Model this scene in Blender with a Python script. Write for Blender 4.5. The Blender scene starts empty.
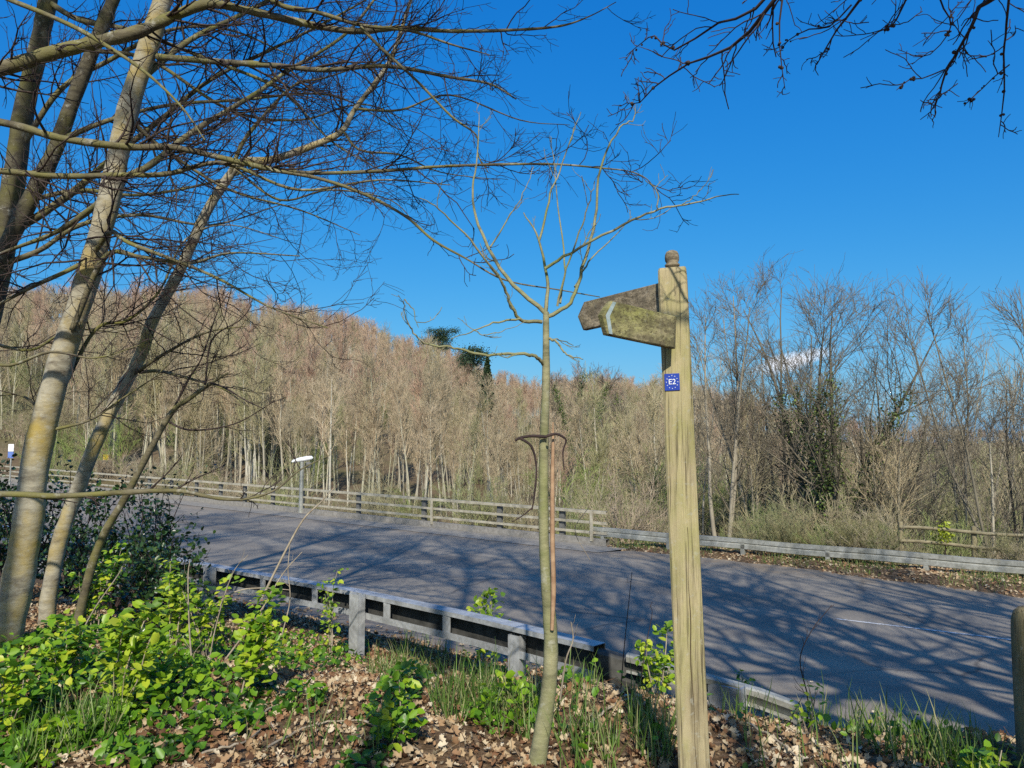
import bpy, math, numpy as np
from math import radians as R
C = bpy.context.scene
col = C.collection
rng = np.random.default_rng(11)
A = np.array
F = 773.0; PITCH = math.atan(61 / F); EYE = A([0, 0, 2.36])
CP, SP = math.cos(PITCH), math.sin(PITCH)

# ------------------------------------------------------------------ geometry of the place
def ray(px, py):
    u = (px - 512) / F; v = (384 - py) / F
    return A([u, CP - v * SP, SP + v * CP])
def at(px, py, Y):
    d = ray(px, py); return EYE + d * (Y / d[1])
DS, DN = A([-.777, .629]), A([.629, .777])
def sn(X, Y): return X * DS[0] + Y * DS[1], X * DN[0] + Y * DN[1]
def xy(s, n): return s * DS[0] + n * DN[0], s * DS[1] + n * DN[1]
def sm(a, b, x):
    t = np.clip((x - a) / (b - a), 0, 1); return t * t * (3 - 2 * t)
def near_edge(s): return 6.75 + 0.35 * (1 - sm(0, 4, s))
def far_edge(s): return 18.6 - 1.5 * (1 - sm(0, 9, s))
HU = A([-2, -.66, -.45, -.27, -.2, -.145, -.1, -.05, 0, .1, .25, .4, .66, 2.])
HH = A([27, 27, 28., 25.3, 23, 18, 15.5, 12.5, 9.5, 8., 7.0, 5.0, 5, 4.])
def road_z(s, n): return -.04 * (n - 5.8) + .011 * np.clip(s - 12, 0, 60)
def zf(X, Y):
    X = np.asarray(X, float); Y = np.asarray(Y, float)
    s, n = sn(X, Y)
    ne, nf = near_edge(s), far_edge(s)
    base = road_z(s, n)
    # near bank
    n0 = 4.4 + .6 * (1 - sm(.5, 1.9, s)) - 2.0 * sm(2.3, 7, s); n1 = ne - .55 * sm(3, 5, s) - .1
    t = np.clip((n - n0) / (n1 - n0), 0, 1)
    up = .72 + .05 * np.sin(1.7 * X + .6) * np.sin(1.3 * Y) + .03 * np.sin(4.1 * X) * np.sin(3.7 * Y + 1)
    f = 1 - (.45 * t + .55 * t * t * (3 - 2 * t))
    bank = f * up + (1 - f) * road_z(s, ne)
    z = np.where(n < ne, bank, base - .03)
    # far verge
    v = sm(0, 1.0, n - nf) * .17 * (1 - sm(10, 13, s))
    z = np.where(n > nf, base + v - .03 + .02 * np.sin(5 * X) * np.sin(4 * Y) * sm(0, .5, n - nf), z)
    # valley and the hillside behind
    k = sm(19.9, 25, n)
    u = X / np.maximum(Y, 1)
    hill = -2.3 + np.interp(u, HU, HH) * sm(33, 175, Y) * (1 - .35 * sm(200, 600, Y)) + .25 * np.sin(.31 * X) * np.sin(.27 * Y)
    z = np.where(n > 19.9, (1 - k) * z + k * hill, z)
    return z
def ground_hit(px, py):
    d = ray(px, py); ys = np.linspace(2.2, 60, 6000)
    p = EYE[None] + d[None] * (ys / d[1])[:, None]
    below = p[:, 2] < zf(p[:, 0], p[:, 1])
    i = int(np.argmax(below)) if below.any() else len(ys) - 1
    return p[i]
def onground(x, y, dz=0): return A([x, y, float(zf(x, y)) + dz])

# ------------------------------------------------------------------ mesh collecting
class MB:
    def __init__(s): s.v = []; s.f = []; s.r = []; s.n = 0
    def add(s, V, Fq, r=None):
        V = np.asarray(V, float).reshape(-1, 3); Fq = np.asarray(Fq, int)
        s.v.append(V); s.f.append(Fq + s.n); s.n += len(V)
        s.r.append(np.full(len(V), .5) if r is None else np.broadcast_to(r, (len(V),)))
    def tubes(s, P, Rd, sides=4, r=None, cap=False):
        P = np.asarray(P, float); Rd = np.asarray(Rd, float)
        if P.ndim == 2: P = P[None]; Rd = Rd[None]
        M, K, _ = P.shape
        if M == 0: return
        T = np.gradient(P, axis=1); T /= np.linalg.norm(T, axis=2, keepdims=True) + 1e-9
        mean = np.abs(P[:, -1] - P[:, 0]); ref = np.eye(3)[np.argmin(mean, axis=1)][:, None, :]
        N = np.cross(T, ref); N /= np.linalg.norm(N, axis=2, keepdims=True) + 1e-9
        B = np.cross(T, N)
        a = np.arange(sides) * 2 * math.pi / sides
        V = P[:, :, None] + Rd[:, :, None, None] * (N[:, :, None] * np.cos(a)[:, None] + B[:, :, None] * np.sin(a)[:, None])
        i = np.arange(M * K * sides).reshape(M, K, sides)
        j = np.roll(i, -1, axis=2)
        Q = np.stack([i[:, :-1], j[:, :-1], j[:, 1:], i[:, 1:]], -1).reshape(-1, 4)
        rr = None if r is None else np.repeat(np.asarray(r), K * sides)
        s.add(V.reshape(-1, 3), Q, rr)
        if cap:
            for m in range(M):
                s.add(np.vstack([V[m, -1], P[m, -1]]), [[q, (q + 1) % sides, sides, sides] for q in range(sides)])
                s.add(np.vstack([V[m, 0], P[m, 0]]), [[(q + 1) % sides, q, sides, sides] for q in range(sides)])
    def inst(s, TV, TF, X, Y, Z, pos, size, r=None):
        M = len(pos); TV = np.asarray(TV, float); TF = np.asarray(TF, int)
        V = pos[:, None] + np.asarray(size).reshape(-1, 1, 1) * (TV[None, :, 0:1] * X[:, None] + TV[None, :, 1:2] * Y[:, None] + TV[None, :, 2:3] * Z[:, None])
        Q = (TF[None] + (np.arange(M) * len(TV))[:, None, None]).reshape(-1, TF.shape[1])
        s.add(V.reshape(-1, 3), Q, None if r is None else np.repeat(r, len(TV)))
    def box(s, c, x, y, z, hx, hy, hz):
        c, x, y, z = map(A, (c, x, y, z))
        V = [c + x * hx * a + y * hy * b + z * hz * d for a in (-1, 1) for b in (-1, 1) for d in (-1, 1)]
        s.add(V, [[0, 1, 3, 2], [4, 6, 7, 5], [0, 4, 5, 1], [2, 3, 7, 6], [0, 2, 6, 4], [1, 5, 7, 3]])
    def mesh(s, name, smooth=True):
        me = bpy.data.meshes.new(name)
        V = np.vstack(s.v); rv = np.concatenate(s.r)
        loops = []; starts = []; tot = 0
        for f in s.f:
            if f.shape[1] == 4:
                deg = f[:, 2] == f[:, 3]
                a, b = f[~deg], f[deg][:, :3]
            else: a, b = f[:0], f
            for g in (a, b):
                if len(g):
                    starts.append(tot + np.arange(len(g)) * g.shape[1]); loops.append(g.ravel()); tot += g.size
        L = np.concatenate(loops); S = np.concatenate(starts)
        me.vertices.add(len(V)); me.vertices.foreach_set('co', V.ravel())
        me.loops.add(len(L)); me.loops.foreach_set('vertex_index', L.astype(np.int32))
        me.polygons.add(len(S)); me.polygons.foreach_set('loop_start', S.astype(np.int32))
        me.update(calc_edges=True); me.validate()
        me.polygons.foreach_set('use_smooth', np.full(len(me.polygons), bool(smooth)))
        at_ = me.attributes.new('rnd', 'FLOAT', 'POINT')
        if len(at_.data) == len(rv): at_.data.foreach_set('value', rv)
        return me
    def build(s, name, mat, parent=None, smooth=True, origin=None):
        me = s.mesh(name, smooth)
        if origin is not None: me.transform(__import__('mathutils').Matrix.Translation([-float(q) for q in origin]))
        me.materials.append(mat)
        o = bpy.data.objects.new(name, me); col.objects.link(o)
        if parent is not None: o.parent = parent
        return o
def tag(o, label=None, cat=None, group=None, kind=None):
    for k, v in (('label', label), ('category', cat), ('group', group), ('kind', kind)):
        if v: o[k] = v
    return o
def thing(name, loc, label, cat, group=None):
    o = bpy.data.objects.new(name, None); o.empty_display_size = .2; col.objects.link(o)
    o.location = [float(q) for q in loc]
    return tag(o, label, cat, group)
def copy_thing(o, loc, rz=0, sc=1, label=None):
    c = o.copy(); col.objects.link(c); c.location = [float(q) for q in loc]; c.rotation_euler.z = rz; c.scale = (sc,) * 3
    if label: c['label'] = label
    for ch in o.children:
        d = ch.copy(); col.objects.link(d); d.parent = c
    return c

# ------------------------------------------------------------------ materials
def mat(name, rough=.8, spec=.3):
    m = bpy.data.materials.new(name); m.use_nodes = True
    t = m.node_tree; b = t.nodes['Principled BSDF']
    b.inputs['Roughness'].default_value = rough; b.inputs['Specular IOR Level'].default_value = spec
    return m, t, b
def nd(t, k, **kw):
    n = t.nodes.new(k)
    for a, v in kw.items():
        if a in n.inputs: n.inputs[a].default_value = v
        else: setattr(n, a, v)
    return n
def coords(t, scale=(1, 1, 1), kind='Object'):
    c = nd(t, 'ShaderNodeTexCoord'); m = nd(t, 'ShaderNodeMapping'); m.inputs['Scale'].default_value = scale
    t.links.new(c.outputs[kind], m.inputs[0]); return m.outputs[0]
def ramp(t, src, stops):
    n = nd(t, 'ShaderNodeValToRGB'); e = n.color_ramp.elements
    while len(e) < len(stops): e.new(.5)
    for q, (p, c) in zip(e, stops): q.position = p; q.color = (*c, 1) if len(c) == 3 else c
    t.links.new(src, n.inputs[0]); return n.outputs[0]
def noise(t, vec, scale, detail=5, rough=.6, dist=0):
    n = nd(t, 'ShaderNodeTexNoise', Scale=scale, Detail=detail, Roughness=rough, Distortion=dist)
    t.links.new(vec, n.inputs['Vector']); return n.outputs['Fac']
def mixc(t, fac, a, b, mode='MIX'):
    n = nd(t, 'ShaderNodeMix', data_type='RGBA', blend_type=mode)
    for s_, v in ((0, fac), (6, a), (7, b)):
        if hasattr(v, 'is_output'): t.links.new(v, n.inputs[s_])
        else: n.inputs[s_].default_value = v if not isinstance(v, tuple) else (*v, 1)
    return n.outputs[2]
def math_(t, op, a, b=0.):
    n = nd(t, 'ShaderNodeMath', operation=op)
    for s_, v in ((0, a), (1, b)):
        if hasattr(v, 'is_output'): t.links.new(v, n.inputs[s_])
        else: n.inputs[s_].default_value = v
    return n.outputs[0]
def bump(t, b, h, strength=.4, dist=.02):
    n = nd(t, 'ShaderNodeBump', Strength=strength, Distance=dist); t.links.new(h, n.inputs['Height']); t.links.new(n.outputs[0], b.inputs['Normal'])
def setc(t, b, c): t.links.new(c, b.inputs['Base Color'])

def bark(name, dark, lite, moss, mossamt=.5, zs=.35):
    m, t, b = mat(name, .85, .2)
    v = coords(t, (1, 1, 1)); vb = coords(t, (1.3, 1.3, 3.2))
    c = ramp(t, noise(t, vb, 5, 8, .65), [(.3, dark), (.55, lite), (.8, tuple(min(1, x * 1.35) for x in lite))])
    k = ramp(t, noise(t, v, 3.2, 6, .6), [(.62 - mossamt * .35, (0, 0, 0)), (.8 - mossamt * .3, (1, 1, 1))])
    c = mixc(t, k, c, moss)
    spots = ramp(t, noise(t, v, 9, 7, .75), [(.56, (0, 0, 0)), (.66, (1, 1, 1))])
    c = mixc(t, math_(t, 'MULTIPLY', spots, .5), c, (.45, .44, .38))
    setc(t, b, c); bump(t, b, noise(t, vb, 14, 6, .7), .5, .012)
    return m
M = {}
M['bark'] = bark('smooth_bark', (.13, .11, .08), (.34, .31, .23), (.36, .27, .08), .5)
M['bark_pale'] = bark('pale_trunk_bark', (.16, .145, .1), (.38, .35, .25), (.36, .3, .1), .5)
M['limb'] = bark('mossy_limb_bark', (.05, .04, .03), (.15, .13, .08), (.17, .16, .05), .5)
M['sapling'] = bark('olive_sapling_bark', (.13, .125, .07), (.28, .265, .15), (.2, .215, .08), .5)
def plain(name, a, b_, rough=.8, spec=.2, sc=8):
    m, t, b = mat(name, rough, spec)
    setc(t, b, ramp(t, noise(t, coords(t), sc, 4), [(.35, a), (.65, b_)])); return m
M['bark_dark'] = bark('dark_bark', (.035, .03, .022), (.1, .088, .06), (.12, .11, .04), .45)  # bark darkened so the colour carries the shade on the rear two-stemmed tree
M['twig'] = plain('dark_twig', (.035, .024, .022), (.075, .055, .045))
M['twig_pale'] = plain('pale_twig', (.2, .16, .11), (.36, .31, .24))
M['shoot'] = plain('dead_orange_shoot', (.28, .17, .1), (.42, .28, .17), sc=20)
M['deadstick'] = plain('dead_stick', (.25, .2, .14), (.42, .36, .27), sc=14)
M['darkstem'] = plain('dark_stem', (.03, .02, .02), (.06, .04, .035))
def wild(name, stops, rough=.8, var=.25):
    # colour by the single tree
    m, t, b = mat(name, rough, .1)
    oi = nd(t, 'ShaderNodeObjectInfo')
    c = ramp(t, oi.outputs['Random'], stops)
    k = noise(t, coords(t), 1.5, 4)
    c = mixc(t, 1., c, ramp(t, k, [(.3, (1 - var,) * 3), (.7, (1 + var,) * 3)]), 'MULTIPLY')
    setc(t, b, c); return m
M['w_trunk'] = wild('wood_trunk', [(0, (.3, .265, .2)), (.4, (.45, .42, .33)), (.7, (.36, .34, .23)), (1, (.56, .52, .42))])
M['w_twig'] = wild('wood_twig', [(0, (.37, .31, .2)), (.3, (.48, .385, .25)), (.55, (.36, .34, .18)), (.8, (.45, .35, .23)), (1, (.52, .42, .28))])
M['w_pink'] = wild('wood_twig_russet', [(0, (.42, .28, .2)), (.5, (.5, .35, .25)), (1, (.52, .4, .26))])
M['w_green'] = wild('scrub_twig', [(0, (.25, .24, .11)), (.3, (.38, .32, .2)), (.5, (.22, .29, .08)), (.75, (.4, .32, .23)), (1, (.32, .3, .18))])
M['r_trunk'] = wild('roadside_trunk', [(0, (.12, .105, .08)), (.5, (.2, .18, .13)), (1, (.3, .27, .2))])
M['r_twig'] = wild('roadside_twig', [(0, (.14, .12, .09)), (.5, (.21, .18, .13)), (1, (.27, .23, .17))])

def leafmat(name, stops, rough=.45, trans=.35, spec=.4):
    m, t, b = mat(name, rough, spec)
    a = nd(t, 'ShaderNodeAttribute', attribute_name='rnd')
    c = ramp(t, a.outputs['Fac'], stops); setc(t, b, c)
    if trans:
        tr = nd(t, 'ShaderNodeBsdfTranslucent'); t.links.new(c, tr.inputs[0])
        mx = nd(t, 'ShaderNodeMixShader'); mx.inputs[0].default_value = trans
        t.links.new(b.outputs[0], mx.inputs[1]); t.links.new(tr.outputs[0], mx.inputs[2])
        t.links.new(mx.outputs[0], t.nodes['Material Output'].inputs[0])
    return m
M['litter'] = leafmat('dead_leaves', [(0, (.09, .045, .025)), (.25, (.25, .13, .065)), (.5, (.38, .265, .15)), (.8, (.5, .4, .26)), (1, (.6, .51, .37))], .75, .1, .2)
M['elder'] = leafmat('bright_shrub_leaves', [(0, (.09, .2, .015)), (.5, (.27, .42, .02)), (1, (.52, .58, .05))], .4)
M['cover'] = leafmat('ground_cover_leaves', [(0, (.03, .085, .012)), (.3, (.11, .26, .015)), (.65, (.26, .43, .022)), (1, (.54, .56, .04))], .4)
M['grass'] = leafmat('grass_blades', [(0, (.06, .12, .02)), (.6, (.15, .26, .04)), (1, (.4, .36, .18))], .5)
M['holly'] = leafmat('dark_glossy_leaves', [(0, (.012, .03, .01)), (.6, (.03, .07, .018)), (1, (.07, .13, .03))], .3, .1, .5)
M['ivy'] = leafmat('ivy_leaves', [(0, (.04, .07, .018)), (.6, (.11, .17, .035)), (1, (.22, .28, .06))], .4, .2)
M['needle'] = leafmat('conifer_needles', [(0, (.012, .028, .012)), (.6, (.025, .05, .018)), (1, (.045, .075, .025))], .6, 0)
M['lime'] = leafmat('lime_leaves', [(0, (.25, .32, .02)), (1, (.45, .5, .05))], .4)

# ground
def ground_mat():
    m, t, b = mat('leafy_ground', .95, .1)
    v = coords(t)
    c = ramp(t, noise(t, v, 14, 6, .7), [(.3, (.055, .035, .02)), (.5, (.14, .09, .05)), (.68, (.27, .19, .12))])
    c2 = ramp(t, noise(t, v, .09, 5, .65), [(.35, (.12, .085, .05)), (.5, (.17, .125, .075)), (.65, (.12, .11, .05))])
    sp = nd(t, 'ShaderNodeSeparateXYZ'); t.links.new(v, sp.inputs[0])
    far = nd(t, 'ShaderNodeMapRange'); far.inputs[1].default_value = 28; far.inputs[2].default_value = 36; t.links.new(sp.outputs[1], far.inputs[0])
    c = mixc(t, far.outputs[0], c, c2)
    setc(t, b, c); bump(t, b, noise(t, v, 30, 5, .7), .8, .03)
    return m
M['ground'] = ground_mat()
def asphalt():
    m, t, b = mat('worn_asphalt', .82, .3)
    v = coords(t)
    f = noise(t, v, 90, 4, .7)
    c = ramp(t, f, [(.3, (.15, .132, .108)), (.5, (.23, .204, .168)), (.72, (.35, .316, .262))])
    k = noise(t, v, .45, 6, .62, .4)
    c = mixc(t, 1., c, ramp(t, k, [(.3, (.78, .78, .79)), (.5, (1, 1, 1)), (.7, (1.16, 1.13, 1.08))]), 'MULTIPLY')
    # wheel wear along the road: road runs along DS
    vr = nd(t, 'ShaderNodeVectorRotate', rotation_type='Z_AXIS'); vr.inputs['Angle'].default_value = -math.atan2(DS[1], DS[0]); t.links.new(v, vr.inputs[0])
    mp = nd(t, 'ShaderNodeMapping'); mp.inputs['Scale'].default_value = (.05, 1.1, 1); t.links.new(vr.outputs[0], mp.inputs[0])
    c = mixc(t, .8, c, ramp(t, noise(t, mp.outputs[0], 1.3, 5, .6), [(.32, (.8, .8, .82)), (.68, (1.16, 1.14, 1.1))]), 'MULTIPLY')
    mp2 = nd(t, 'ShaderNodeMapping'); mp2.inputs['Scale'].default_value = (.012, .55, 1); t.links.new(vr.outputs[0], mp2.inputs[0])
    c = mixc(t, .75, c, ramp(t, noise(t, mp2.outputs[0], 1.0, 3, .5), [(.38, (.8, .79, .78)), (.6, (1.18, 1.17, 1.14))]), 'MULTIPLY')
    wv = nd(t, 'ShaderNodeMix', data_type='VECTOR'); wv.inputs[0].default_value = .25; nn_ = nd(t, 'ShaderNodeTexNoise', Scale=1.2, Detail=5.); t.links.new(v, nn_.inputs['Vector']); t.links.new(v, wv.inputs[4]); t.links.new(nn_.outputs['Color'], wv.inputs[5])
    vo = nd(t, 'ShaderNodeTexVoronoi', feature='DISTANCE_TO_EDGE', Scale=.42); t.links.new(wv.outputs[1], vo.inputs['Vector'])
    ck = math_(t, 'MULTIPLY', ramp(t, vo.outputs['Distance'], [(.0, (1, 1, 1)), (.012, (0, 0, 0))]), ramp(t, noise(t, v, .25, 2), [(.5, (0, 0, 0)), (.6, (1, 1, 1))]))
    c = mixc(t, math_(t, 'MULTIPLY', ck, .7), c, (.05, .045, .04))
    sp = nd(t, 'ShaderNodeSeparateXYZ'); t.links.new(vr.outputs[0], sp.inputs[0])
    ed = nd(t, 'ShaderNodeMapRange'); ed.inputs[1].default_value = -8.3; ed.inputs[2].default_value = -6.9; t.links.new(sp.outputs[1], ed.inputs[0])
    ed2 = nd(t, 'ShaderNodeMapRange'); ed2.inputs[1].default_value = -16.2; ed2.inputs[2].default_value = -17.6; t.links.new(sp.outputs[1], ed2.inputs[0])
    dm = math_(t, 'MULTIPLY', math_(t, 'ADD', ed.outputs[0], ed2.outputs[0]), ramp(t, noise(t, v, 2.2, 7, .75), [(.36, (0, 0, 0)), (.62, (1, 1, 1))]))
    c = mixc(t, dm, c, (.24, .185, .125))
    setc(t, b, c); bump(t, b, f, .35, .01); return m
M['asphalt'] = asphalt()
M['footway'] = plain('sandy_footway', (.2, .18, .15), (.32, .29, .24), .9, .2, 6)
M['kerb'] = plain('concrete_kerb', (.2, .185, .16), (.3, .28, .25), .85, .2, 9)
def paint():
    m, t, b = mat('worn_road_paint', .7, .3)
    k = ramp(t, noise(t, coords(t), 16, 6, .75), [(.4, (.22, .2, .18)), (.56, (.7, .7, .68))]); setc(t, b, k); return m
M['paint'] = paint()
def galv(name, a, b_, c_, metal=.3):
    m, t, b = mat(name, .5, .4); b.inputs['Metallic'].default_value = metal
    v = coords(t)
    c = ramp(t, noise(t, v, 5, 8, .7), [(.3, a), (.52, b_), (.72, c_)])
    dirt = ramp(t, noise(t, v, 1.7, 8, .75), [(.52, (0, 0, 0)), (.72, (1, 1, 1))])
    c = mixc(t, math_(t, 'MULTIPLY', dirt, .45), c, (.13, .12, .08))
    setc(t, b, c)
    t.links.new(ramp(t, noise(t, v, 20, 4), [(.3, (.4,) * 3), (.7, (.68,) * 3)]), b.inputs['Roughness'])
    return m
M['galv'] = galv('galvanised_steel', (.24, .245, .24), (.42, .43, .43), (.58, .59, .58))
M['grime'] = plain('grimy_steel', (.04, .04, .036), (.085, .083, .075), .75)  # near-black steel, shade painted into the colour for beam recess and splice
M['galv_old'] = galv('weathered_steel', (.2, .2, .17), (.34, .34, .3), (.46, .46, .42), .2)
M['parapet'] = galv('weathered_parapet_paint', (.24, .21, .15), (.4, .36, .27), (.5, .46, .36), .0)
M['dark_post'] = plain('dark_grey_post', (.1, .1, .09), (.18, .175, .16), .7)
M['wood_rail'] = plain('weathered_rail_wood', (.2, .17, .1), (.34, .29, .18), .85)
M['white'] = plain('white_lantern', (.72, .72, .7), (.82, .82, .8), .4)
M['yellow'] = plain('yellow_plastic', (.65, .45, .03), (.75, .55, .05), .5)
M['grey_roof'] = plain('pale_roof', (.55, .56, .57), (.7, .7, .7), .6)
M['blue'] = plain('blue_plastic', (.008, .035, .3), (.012, .05, .36), .35, .5, 30)
M['letter'] = plain('white_print', (.6, .66, .72), (.75, .78, .8), .5)
M['blueboard'] = plain('blue_sign_face', (.1, .16, .42), (.14, .22, .5), .5)
def oak(name, g0, g1, gm, mossk=.45, dark=.0, axis=2):
    m, t, b = mat(name, .88, .12)
    def st(k, l): s_ = [k] * 3; s_[axis] = l; return coords(t, tuple(s_))
    g = noise(t, st(22, .9), 1.3, 10, .72, .6)
    g2 = noise(t, st(95, 2.2), 1.0, 5, .65, .2)
    patch = noise(t, st(2.2, 1.1), 2.2, 7, .68)
    c = ramp(t, g, [(.25, g0), (.5, g1), (.8, tuple(min(1, x * 1.25) for x in g1))])
    c = mixc(t, .85, c, ramp(t, patch, [(.3, (.62, .6, .6)), (.5, (1, 1, 1)), (.7, (1.22, 1.2, 1.12))]), 'MULTIPLY')
    k = ramp(t, noise(t, st(3.5, 1.6), 1.7, 8, .7), [(.62 - mossk * .3, (0, 0, 0)), (.86 - mossk * .25, (1, 1, 1))])
    c = mixc(t, math_(t, 'MULTIPLY', k, .85), c, gm)
    c = mixc(t, math_(t, 'MULTIPLY', ramp(t, g2, [(.36, (1, 1, 1)), (.46, (0, 0, 0))]), .75), c, tuple(x * .35 for x in g0))
    grey = ramp(t, noise(t, coords(t), 38, 4, .6), [(.6, (0, 0, 0)), (.68, (1, 1, 1))])
    c = mixc(t, math_(t, 'MULTIPLY', grey, .35), c, (.4, .4, .34))
    if dark:
        k2 = ramp(t, noise(t, coords(t, (1, 1, 2)), 9, 8, .75), [(.5 - dark * .2, (0, 0, 0)), (.62 - dark * .1, (1, 1, 1))])
        c = mixc(t, math_(t, 'MULTIPLY', k2, .72), c, (.06, .05, .035))
    h = math_(t, 'ADD', g, math_(t, 'MULTIPLY', g2, .6))
    setc(t, b, c); bump(t, b, h, .9, .006); return m
M['oak'] = oak('weathered_oak_post', (.18, .145, .09), (.39, .33, .195), (.28, .275, .09), .62)
M['board_moss'] = oak('mossy_finger_board', (.15, .12, .07), (.34, .3, .18), (.33, .34, .1), .85, .6, 0)
M['board_dark'] = oak('dark_finger_board', (.17, .14, .1), (.36, .3, .21), (.24, .22, .1), .4, .55, 0)
M['crack'] = plain('crack_shadowed_wood', (.05, .035, .02), (.08, .055, .03), .95)
M['chev'] = plain('faded_blue_paint', (.24, .32, .33), (.38, .46, .47), .7, .2, 40)
M['bollard'] = oak('mossy_bollard_wood', (.09, .075, .045), (.21, .17, .1), (.16, .15, .05), .5)

# ------------------------------------------------------------------ setting: ground, road
def sheet(name, S, N, zfun, m, kind='structure'):
    S = A(S); N = A(N); a, b = np.meshgrid(S, N, indexing='ij')
    nn = b
    X, Y = xy(a, nn); Z = zfun(a, nn, X, Y)
    i = np.arange(len(S) * len(N)).reshape(len(S), len(N))
    Q = np.stack([i[:-1, :-1], i[:-1, 1:], i[1:, 1:], i[1:, :-1]], -1).reshape(-1, 4)
    mb = MB(); mb.add(np.stack([X, Y, Z], -1), Q); o = mb.build(name, m); o['kind'] = kind; return o
lin = lambda a, b, st: list(np.arange(a, b, st))
S = [-1500, -700, -350, -200] + lin(-120, -6, 4) + lin(-6, 14, .16) + lin(14, 40, 1) + lin(40, 300, 4) + [340, 420, 600, 900, 1500]
N = [-1500, -500, -200] + lin(-60, 0, 3) + lin(0, 7.6, .12) + lin(7.6, 16.8, .8) + lin(16.8, 26, .2) + lin(26, 320, 3) + [340, 420, 600, 900, 1500]
sheet('ground', S, N, lambda s, n, X, Y: zf(X, Y), M['ground'])
def strip(name, S, n0f, n1f, k, dz, m, thick=0):
    S = A(S, float); mb = MB()
    tt = np.linspace(0, 1, k); s2 = np.repeat(S[:, None], k, 1)
    n2 = n0f(S)[:, None] * (1 - tt) + n1f(S)[:, None] * tt
    X, Y = xy(s2, n2); Z = road_z(s2, n2) + dz
    i = np.arange(len(S) * k).reshape(len(S), k)
    Q = np.stack([i[:-1, :-1], i[:-1, 1:], i[1:, 1:], i[1:, :-1]], -1).reshape(-1, 4)
    mb.add(np.stack([X, Y, Z], -1), Q)
    if thick:
        V = np.stack([X, Y, Z], -1)[:, 0]; W = V.copy(); W[:, 2] -= thick
        n_ = len(S); j = np.arange(n_)
        mb.add(np.vstack([V, W]), np.stack([j[:-1], j[1:], j[1:] + n_, j[:-1] + n_], -1))
    o = mb.build(name, m); o['kind'] = 'structure'; return o
SR = lin(-60, -2, 2) + lin(-2, 16, .25) + lin(16, 90, 2)
wob = lambda s, k: .06 * np.sin(2.1 * s + k) + .04 * np.sin(5.3 * s + 2 * k) + .03 * np.sin(11.7 * s)
strip('road', SR, lambda s: near_edge(s) - .12 + wob(s, 0), lambda s: np.where(s > 11, 17.5, far_edge(s) + .15 + 2 * wob(s, 1)), 24, .0, M['asphalt'])
SF = lin(11.2, 90, .5)
strip('pavement', SF, lambda s: 0 * s + 17.42, lambda s: 0 * s + 19.45, 6, .012, M['footway'])
for s0, s1 in ((1.0, 3.7), (-4.5, -1.6)):
    strip('road_marking', np.linspace(s0, s1, 10), lambda s: 12.44 - .1 * (s - 2.4), lambda s: 12.53 - .1 * (s - 2.4), 2, .005, M['paint'])

# ------------------------------------------------------------------ safety rails
def path3(S, N, z):
    X, Y = xy(A(S, float), A(N, float)); return np.stack([X, Y, A(z, float)], -1)
def sweep(mb, P, prof, up=A([0, 0, 1.])):
    # prof: list of (sideways, up) points, open profile, sideways positive is away from the camera
    P = np.asarray(P, float); T = np.gradient(P, axis=0); T[:, 2] = 0; T /= np.linalg.norm(T, axis=1, keepdims=True)
    side = np.stack([T[:, 1], -T[:, 0], 0 * T[:, 0]], -1)
    side *= np.sign((side @ A([.629, .777, 0])))[:, None]
    pr = A(prof, float)
    V = P[:, None] + side[:, None] * pr[None, :, 0:1] + up * pr[None, :, 1:2]
    k = len(pr); i = np.arange(len(P) * k).reshape(len(P), k)
    mb.add(V.reshape(-1, 3), np.stack([i[:-1, :-1], i[:-1, 1:], i[1:, 1:], i[1:, :-1]], -1).reshape(-1, 4))
def cprof(h, d, lip, t):
    # open box section, open towards the camera, closed thickness loop
    out = [(0, -lip), (0, 0), (d, 0), (d, -h), (0, -h), (0, -h + lip * 1.5)]
    inn = [(t, -h + lip * 1.5), (t, -h + t), (d - t, -h + t), (d - t, -t), (t, -t), (t, -lip), (0, -lip)]
    return out + inn
EX = A([DS[0], DS[1], 0]); EN = A([DN[0], DN[1], 0]); EZ = A([0, 0, 1.])
# the rail beside the bank: the top edge runs through points read on the picture at their own distances
RS = A([60, 30, 16, 10.66, 7.06, 5.2, 3.62]); RN = A([5.75, 5.75, 5.75, 5.76, 5.83, 5.72, 5.55]); RZ = A([.78, .75, .72, .70, .695, .695, .69])
ss = np.concatenate([np.linspace(60, 12, 30), np.linspace(11.5, 3.62, 24)])
rn = np.interp(ss, RS[::-1], RN[::-1]); rz = np.interp(ss, RS[::-1], RZ[::-1])
nr = thing('safety_barrier', onground(*xy(7.06, 5.83)), 'galvanised box beam road barrier running along the foot of the leafy bank', 'safety barrier')
L0 = -A(nr.location)
mb = MB(); sweep(mb, path3(ss, rn, rz) + L0, cprof(.27, .16, .045, .006)); mb.build('beam', M['galv'], nr, smooth=False)
mb = MB(); sweep(mb, path3(ss, rn, rz) + L0, [(.11, -.012), (.147, -.012), (.147, -.258), (.03, -.258)]); mb.build('beam_shade_lining', M['grime'], nr, smooth=False)  # dark lining sheet that paints the shade inside the open beam
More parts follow.
